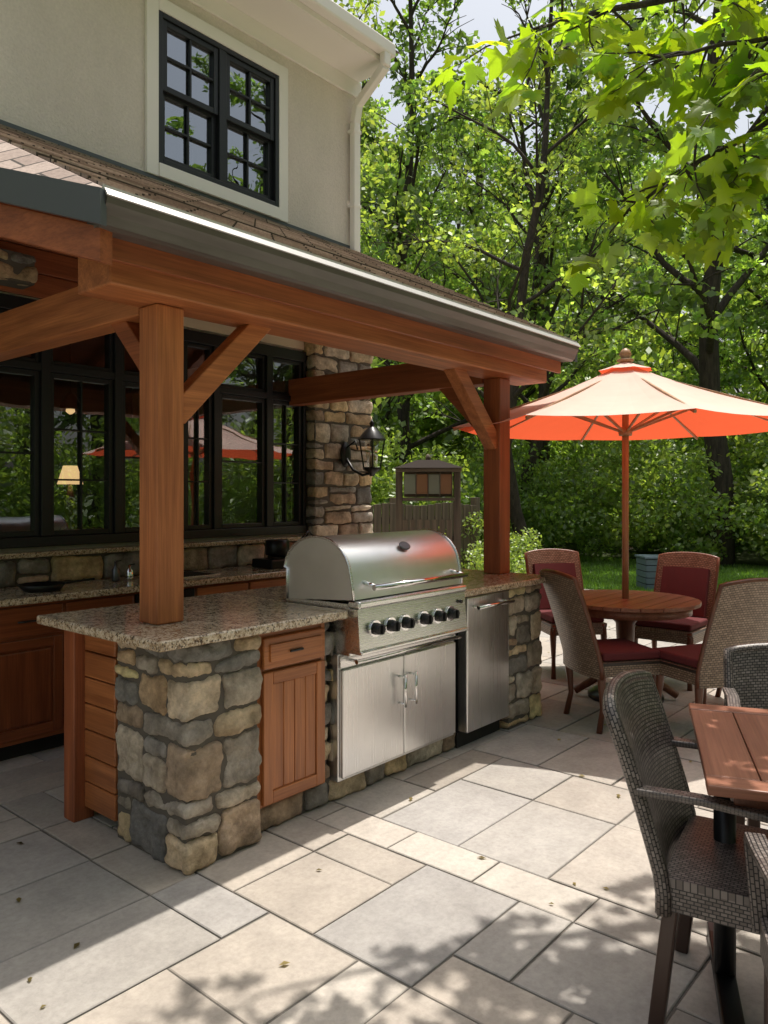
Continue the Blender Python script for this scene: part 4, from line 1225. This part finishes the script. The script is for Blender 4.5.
# ------------------------------------------------------------ maple tree (overhanging branch)
mt = root('maple_tree')
half = [(0.0, 0.0), (0.10, -0.04), (0.30, -0.13), (0.28, 0.0), (0.52, 0.07), (0.43, 0.15), (0.52, 0.33), (0.34, 0.31), (0.25, 0.37), (0.28, 0.56), (0.15, 0.56), (0.0, 0.88)]
outl = half + [(-x, y) for (x, y) in reversed(half[1:-1])]
outl = np.array(outl); nO = len(outl)
def maple_leaves(P, D, sizes, rng):
    n = len(P)
    D = D / np.linalg.norm(D, axis=1)[:, None]
    up = np.tile(np.array([[0, 0, 1.0]]), (n, 1)) + rng.normal(0, 0.45, (n, 3))
    s = np.cross(D, up); s /= np.linalg.norm(s, axis=1)[:, None]
    nr = np.cross(s, D)
    base = P + D * sizes[:, None] * 0.25
    pts2 = np.vstack([[0, 0.22], outl])
    x = pts2[:, 0][None, :, None]; y = pts2[:, 1][None, :, None]
    fold = rng.uniform(0.0, 0.35, n)[:, None, None]; curl = rng.uniform(0.0, 0.35, n)[:, None, None]
    z = -np.abs(x) * fold - curl * (y - 0.2) ** 2 + 0.05 * np.sin(x * 14) * np.abs(x)
    V = base[:, None] + sizes[:, None, None] * (s[:, None] * x + D[:, None] * y + nr[:, None] * z)
    m_ = len(pts2)
    tri = np.array([(0, 1 + k, 1 + (k + 1) % nO) for k in range(nO)])
    F = (np.arange(n)[:, None, None] * m_ + tri[None]).reshape(-1, 3)
    return V.reshape(-1, 3), F
rm = random.Random(4); rngm = np.random.default_rng(4)
WV, WF = [], []
def addw(pts, rad, n=6):
    V, F = tube_data(pts, rad, n, cap=False); o = len(WV); WV.extend(V); WF.extend([tuple(i + o for i in f) for f in F])
LP, LD, LS = [], [], []
def twig(p, d, L, depth):
    pts = [Vector(p)]; q = Vector(p); d = Vector(d).normalized()
    for s in range(3):
        d = (d + Vector((rm.uniform(-.3, .3), rm.uniform(-.3, .3), rm.uniform(-.28, .12)))).normalized()
        q = q + d * L / 3; pts.append(q.copy())
        for sg in (-1, 1):
            if rm.random() < 0.85:
                side = d.cross(Vector((0, 0, 1))).normalized() * sg
                ld = (d * 0.5 + side * rm.uniform(.5, 1) + Vector((rm.uniform(-.3, .3), rm.uniform(-.3, .3), rm.uniform(-.9, .1)))).normalized()
                st_ = q + ld * rm.uniform(0.02, 0.05)
                addw([q, st_], [0.0016, 0.0012], 3)
                LP.append(st_); LD.append(ld); LS.append(rm.uniform(0.085, 0.15))
    LP.append(q); LD.append(d); LS.append(rm.uniform(0.10, 0.15))
    addw(pts, [0.006 if depth == 0 else 0.004, 0.004, 0.003, 0.002], 5)
def branch(pts, r0, r1, t0=0.0, dens=9, tl=0.34):
    pts = [Vector(p) for p in pts]
    fine = []
    for i in range(len(pts) - 1):
        p0 = pts[max(i - 1, 0)]; p1 = pts[i]; p2 = pts[i + 1]; p3 = pts[min(i + 2, len(pts) - 1)]
        for s in range(6):
            t = s / 6
            fine.append(0.5 * ((2 * p1) + (-p0 + p2) * t + (2 * p0 - 5 * p1 + 4 * p2 - p3) * t * t + (-p0 + 3 * p1 - 3 * p2 + p3) * t ** 3) + Vector((rm.uniform(-.012, .012), rm.uniform(-.012, .012), rm.uniform(-.012, .012))))
    fine.append(pts[-1])
    m_ = len(fine)
    addw(fine, [r0 + (r1 - r0) * i / (m_ - 1) for i in range(m_)], 8)
    acc_l = 0
    for i in range(1, m_):
        f = i / (m_ - 1)
        if f < t0: continue
        seg = fine[i] - fine[i - 1]; acc_l += seg.length * dens
        while acc_l > 0:
            acc_l -= 1
            d = seg.normalized()
            az = Vector((rm.uniform(-1, 1), rm.uniform(-1, 1), rm.uniform(-.6, .4)))
            twig(fine[i], d * 0.5 + az, tl * rm.uniform(.5, 1.1), 0)
    twig(fine[-1], fine[-1] - fine[-2], tl, 0)
tr0 = [(4.34, -0.78, -0.05), (4.30, -0.80, 1.0), (4.24, -0.74, 2.0), (4.2, -0.7, 2.9), (4.25, -0.75, 4.2), (4.3, -.8, 5.6)]
addw(tr0, [0.17, 0.14, 0.13, 0.12, 0.09, 0.04], 12)
branch([(4.2, -0.7, 2.8), (3.7, 0.0, 3.25), (3.2, 0.65, 3.40), (2.80, 1.15, 3.34), (2.58, 1.42, 3.26)], 0.03, 0.006, 0.35, 15, 0.34)
branch([(3.7, 0.0, 3.25), (3.4, 0.55, 3.08), (3.08, 1.0, 2.80), (2.92, 1.22, 2.62)], 0.018, 0.005, 0.25, 15, 0.26)
branch([(3.45, 0.30, 3.33), (3.0, 0.80, 3.16), (2.70, 1.02, 3.05)], 0.014, 0.004, 0.3, 14, 0.28)
branch([(3.4, 0.55, 3.08), (3.15, 0.62, 2.86), (3.0, 0.78, 2.68)], 0.010, 0.004, 0.2, 14, 0.25)
branch([(3.5, 0.30, 3.2), (3.3, 0.50, 3.0), (3.15, 0.55, 2.75)], 0.010, 0.004, 0.2, 12, 0.25)
branch([(3.5, 0.30, 3.2), (3.1, 0.60, 3.05), (2.85, 0.78, 2.95), (2.82, 0.93, 2.76)], 0.010, 0.003, 0.3, 12, 0.22)
branch([(4.2, -0.7, 3.0), (4.35, 0.1, 3.9), (4.15, 0.8, 4.25), (3.70, 1.30, 4.35), (3.25, 1.62, 4.40), (2.85, 1.85, 4.42)], 0.05, 0.008, 0.45, 8, 0.36)
branch([(3.9, 1.05, 4.3), (3.5, 1.05, 4.4), (3.15, 1.20, 4.42)], 0.02, 0.006, 0.15, 8, 0.30)
branch([(4.25, -0.75, 4.0), (4.6, -1.4, 4.6), (4.9, -2.0, 4.8)], 0.05, 0.01, 0.3, 7, 0.4)
branch([(4.25, -0.75, 4.4), (4.0, -0.9, 5.2), (3.8, -1.1, 5.9)], 0.04, 0.01, 0.3, 7, 0.4)
branch([(4.25, -0.75, 4.0), (4.8, -0.2, 4.7), (5.3, 0.1, 5.0)], 0.05, 0.01, 0.7, 5, 0.4)
wm = mesh_obj('trunk_and_branches', WV, WF, BARK, mt, smooth=True)
P = np.array([tuple(p) for p in LP]); D = np.array([tuple(p) for p in LD]); S = np.array(LS)
V, F = maple_leaves(P, D, S, rngm)
K = np.array([0.12, 0.205, 0.022])[None] * np.exp(rngm.normal(0, 0.30, len(P)))[:, None] * (1 + rngm.random(len(P))[:, None] * np.array([0.8, 0.3, 0])[None])
np_mesh('leaves', V, F, MAPLEL, np.repeat(K, nO + 1, 0), mt)

# ------------------------------------------------------------ fence, feeder, planter
fe = root('wooden_fence')
p0 = Vector((6.6, 6.9)); p1 = Vector((9.3, 6.1)); L = (p1 - p0).length; dn = (p1 - p0) / L
nbd = int(L / 0.125)
for k in range(nbd):
    q = p0 + dn * (k + 0.5) * 0.125
    box('picket_%d' % k, -0.056, 0.056, -0.01, 0.01, 0, 1.36 + 0.02 * math.sin(k * 7.1), FENW['z'], fe, 0.004).matrix_local = Matrix.Translation((q.x, q.y, 0)) @ Matrix.Rotation(math.atan2(dn.y, dn.x), 4, 'Z')
for z in (0.4, 1.15):
    beam('rail', (p0.x, p0.y + 0.04, z), (p1.x, p1.y + 0.04, z), 0.04, 0.09, FENW['x'], fe)
for k in range(3):
    q = p0 + dn * L * k / 2; box('fence_post_%d' % k, q.x - .05, q.x + .05, q.y + .03, q.y + .13, 0, 1.45, FENW['z'], fe)

bf = root('bird_feeder', (7.19, 5.44, 0), R(-49.6))
for sx in (-1, 1): box('post', sx * 0.34 - 0.04, sx * 0.34 + 0.04, -0.04, 0.04, 0, 1.78, GREYW['z'], bf)
box('shelf', -0.30, 0.30, -0.14, 0.14, 1.42, 1.46, GREYW['x'], bf)
box('top_rail', -0.38, 0.38, -0.16, 0.16, 1.76, 1.80, GREYW['x'], bf)
AMB = newmat('amber_glass', (0.20, 0.10, 0.06), 0.15)[0]; BLU = newmat('seed_glass', (0.16, 0.17, 0.14), 0.15)[0]
for k in range(4):
    box('pane_%d' % k, -0.28 + k * 0.14, -0.15 + k * 0.14, -0.10, -0.08, 1.50, 1.73, (BLU, AMB, BLU, AMB)[k], bf, 0.003)
    box('pane_bar_%d' % k, -0.15 + k * 0.14, -0.14 + k * 0.14, -0.11, -0.07, 1.46, 1.76, GREYW['z'], bf, 0.002)
box('feeder_body', -0.28, 0.28, -0.075, 0.11, 1.465, 1.755, GREYW['x'], bf, 0.003)
V = [(-.40, -.20, 1.802), (.40, -.20, 1.802), (.40, .20, 1.802), (-.40, .20, 1.802), (-.12, -.05, 1.90), (.12, -.05, 1.90), (.12, .05, 1.90), (-.12, .05, 1.90)]
mesh_obj('feeder_roof', V, [(3, 2, 1, 0), (0, 1, 5, 4), (1, 2, 6, 5), (2, 3, 7, 6), (3, 0, 4, 7), (4, 5, 6, 7)], newmat('aged_roof_metal', (0.04, 0.032, 0.028), 0.9, 0.0, 0.1)[0], bf)
lathe('roof_knob', [(0.03, 1.90), (0.035, 1.93), (0.01, 1.97)], (0, 0, 0), GREYW['z'], bf, n=10)
for z in (0.5, 0.95): box('cross_rail_%d' % int(z * 10), -0.30, 0.30, -0.02, 0.02, z, z + 0.06, GREYW['x'], bf)
for k in range(7): box('slat_%d' % k, -0.30 + k * 0.086, -0.238 + k * 0.086, -0.045, -0.022, 0.1, 1.2, FENW['z'], bf, 0.003)

pb = root('planter_box', (12.3, 4.68, -0.03), R(-49.6))
PBM = newmat('blue_grey_paint', (0.12, 0.17, 0.22), 0.5)[0]
for k in range(5): 
    box('front_slat_%d' % k, -0.24, 0.24, -0.25, -0.23, k * 0.10, k * 0.10 + 0.088, PBM, pb, 0.004)
    box('side_slat_%d' % k, -0.25, -0.23, -0.23, 0.23, k * 0.10, k * 0.10 + 0.088, PBM, pb, 0.004)
box('rim', -0.27, 0.27, -0.27, 0.27, 0.50, 0.53, PBM, pb, 0.004)
box('liner', -0.225, 0.225, -0.225, 0.225, 0, 0.48, DARK, pb)
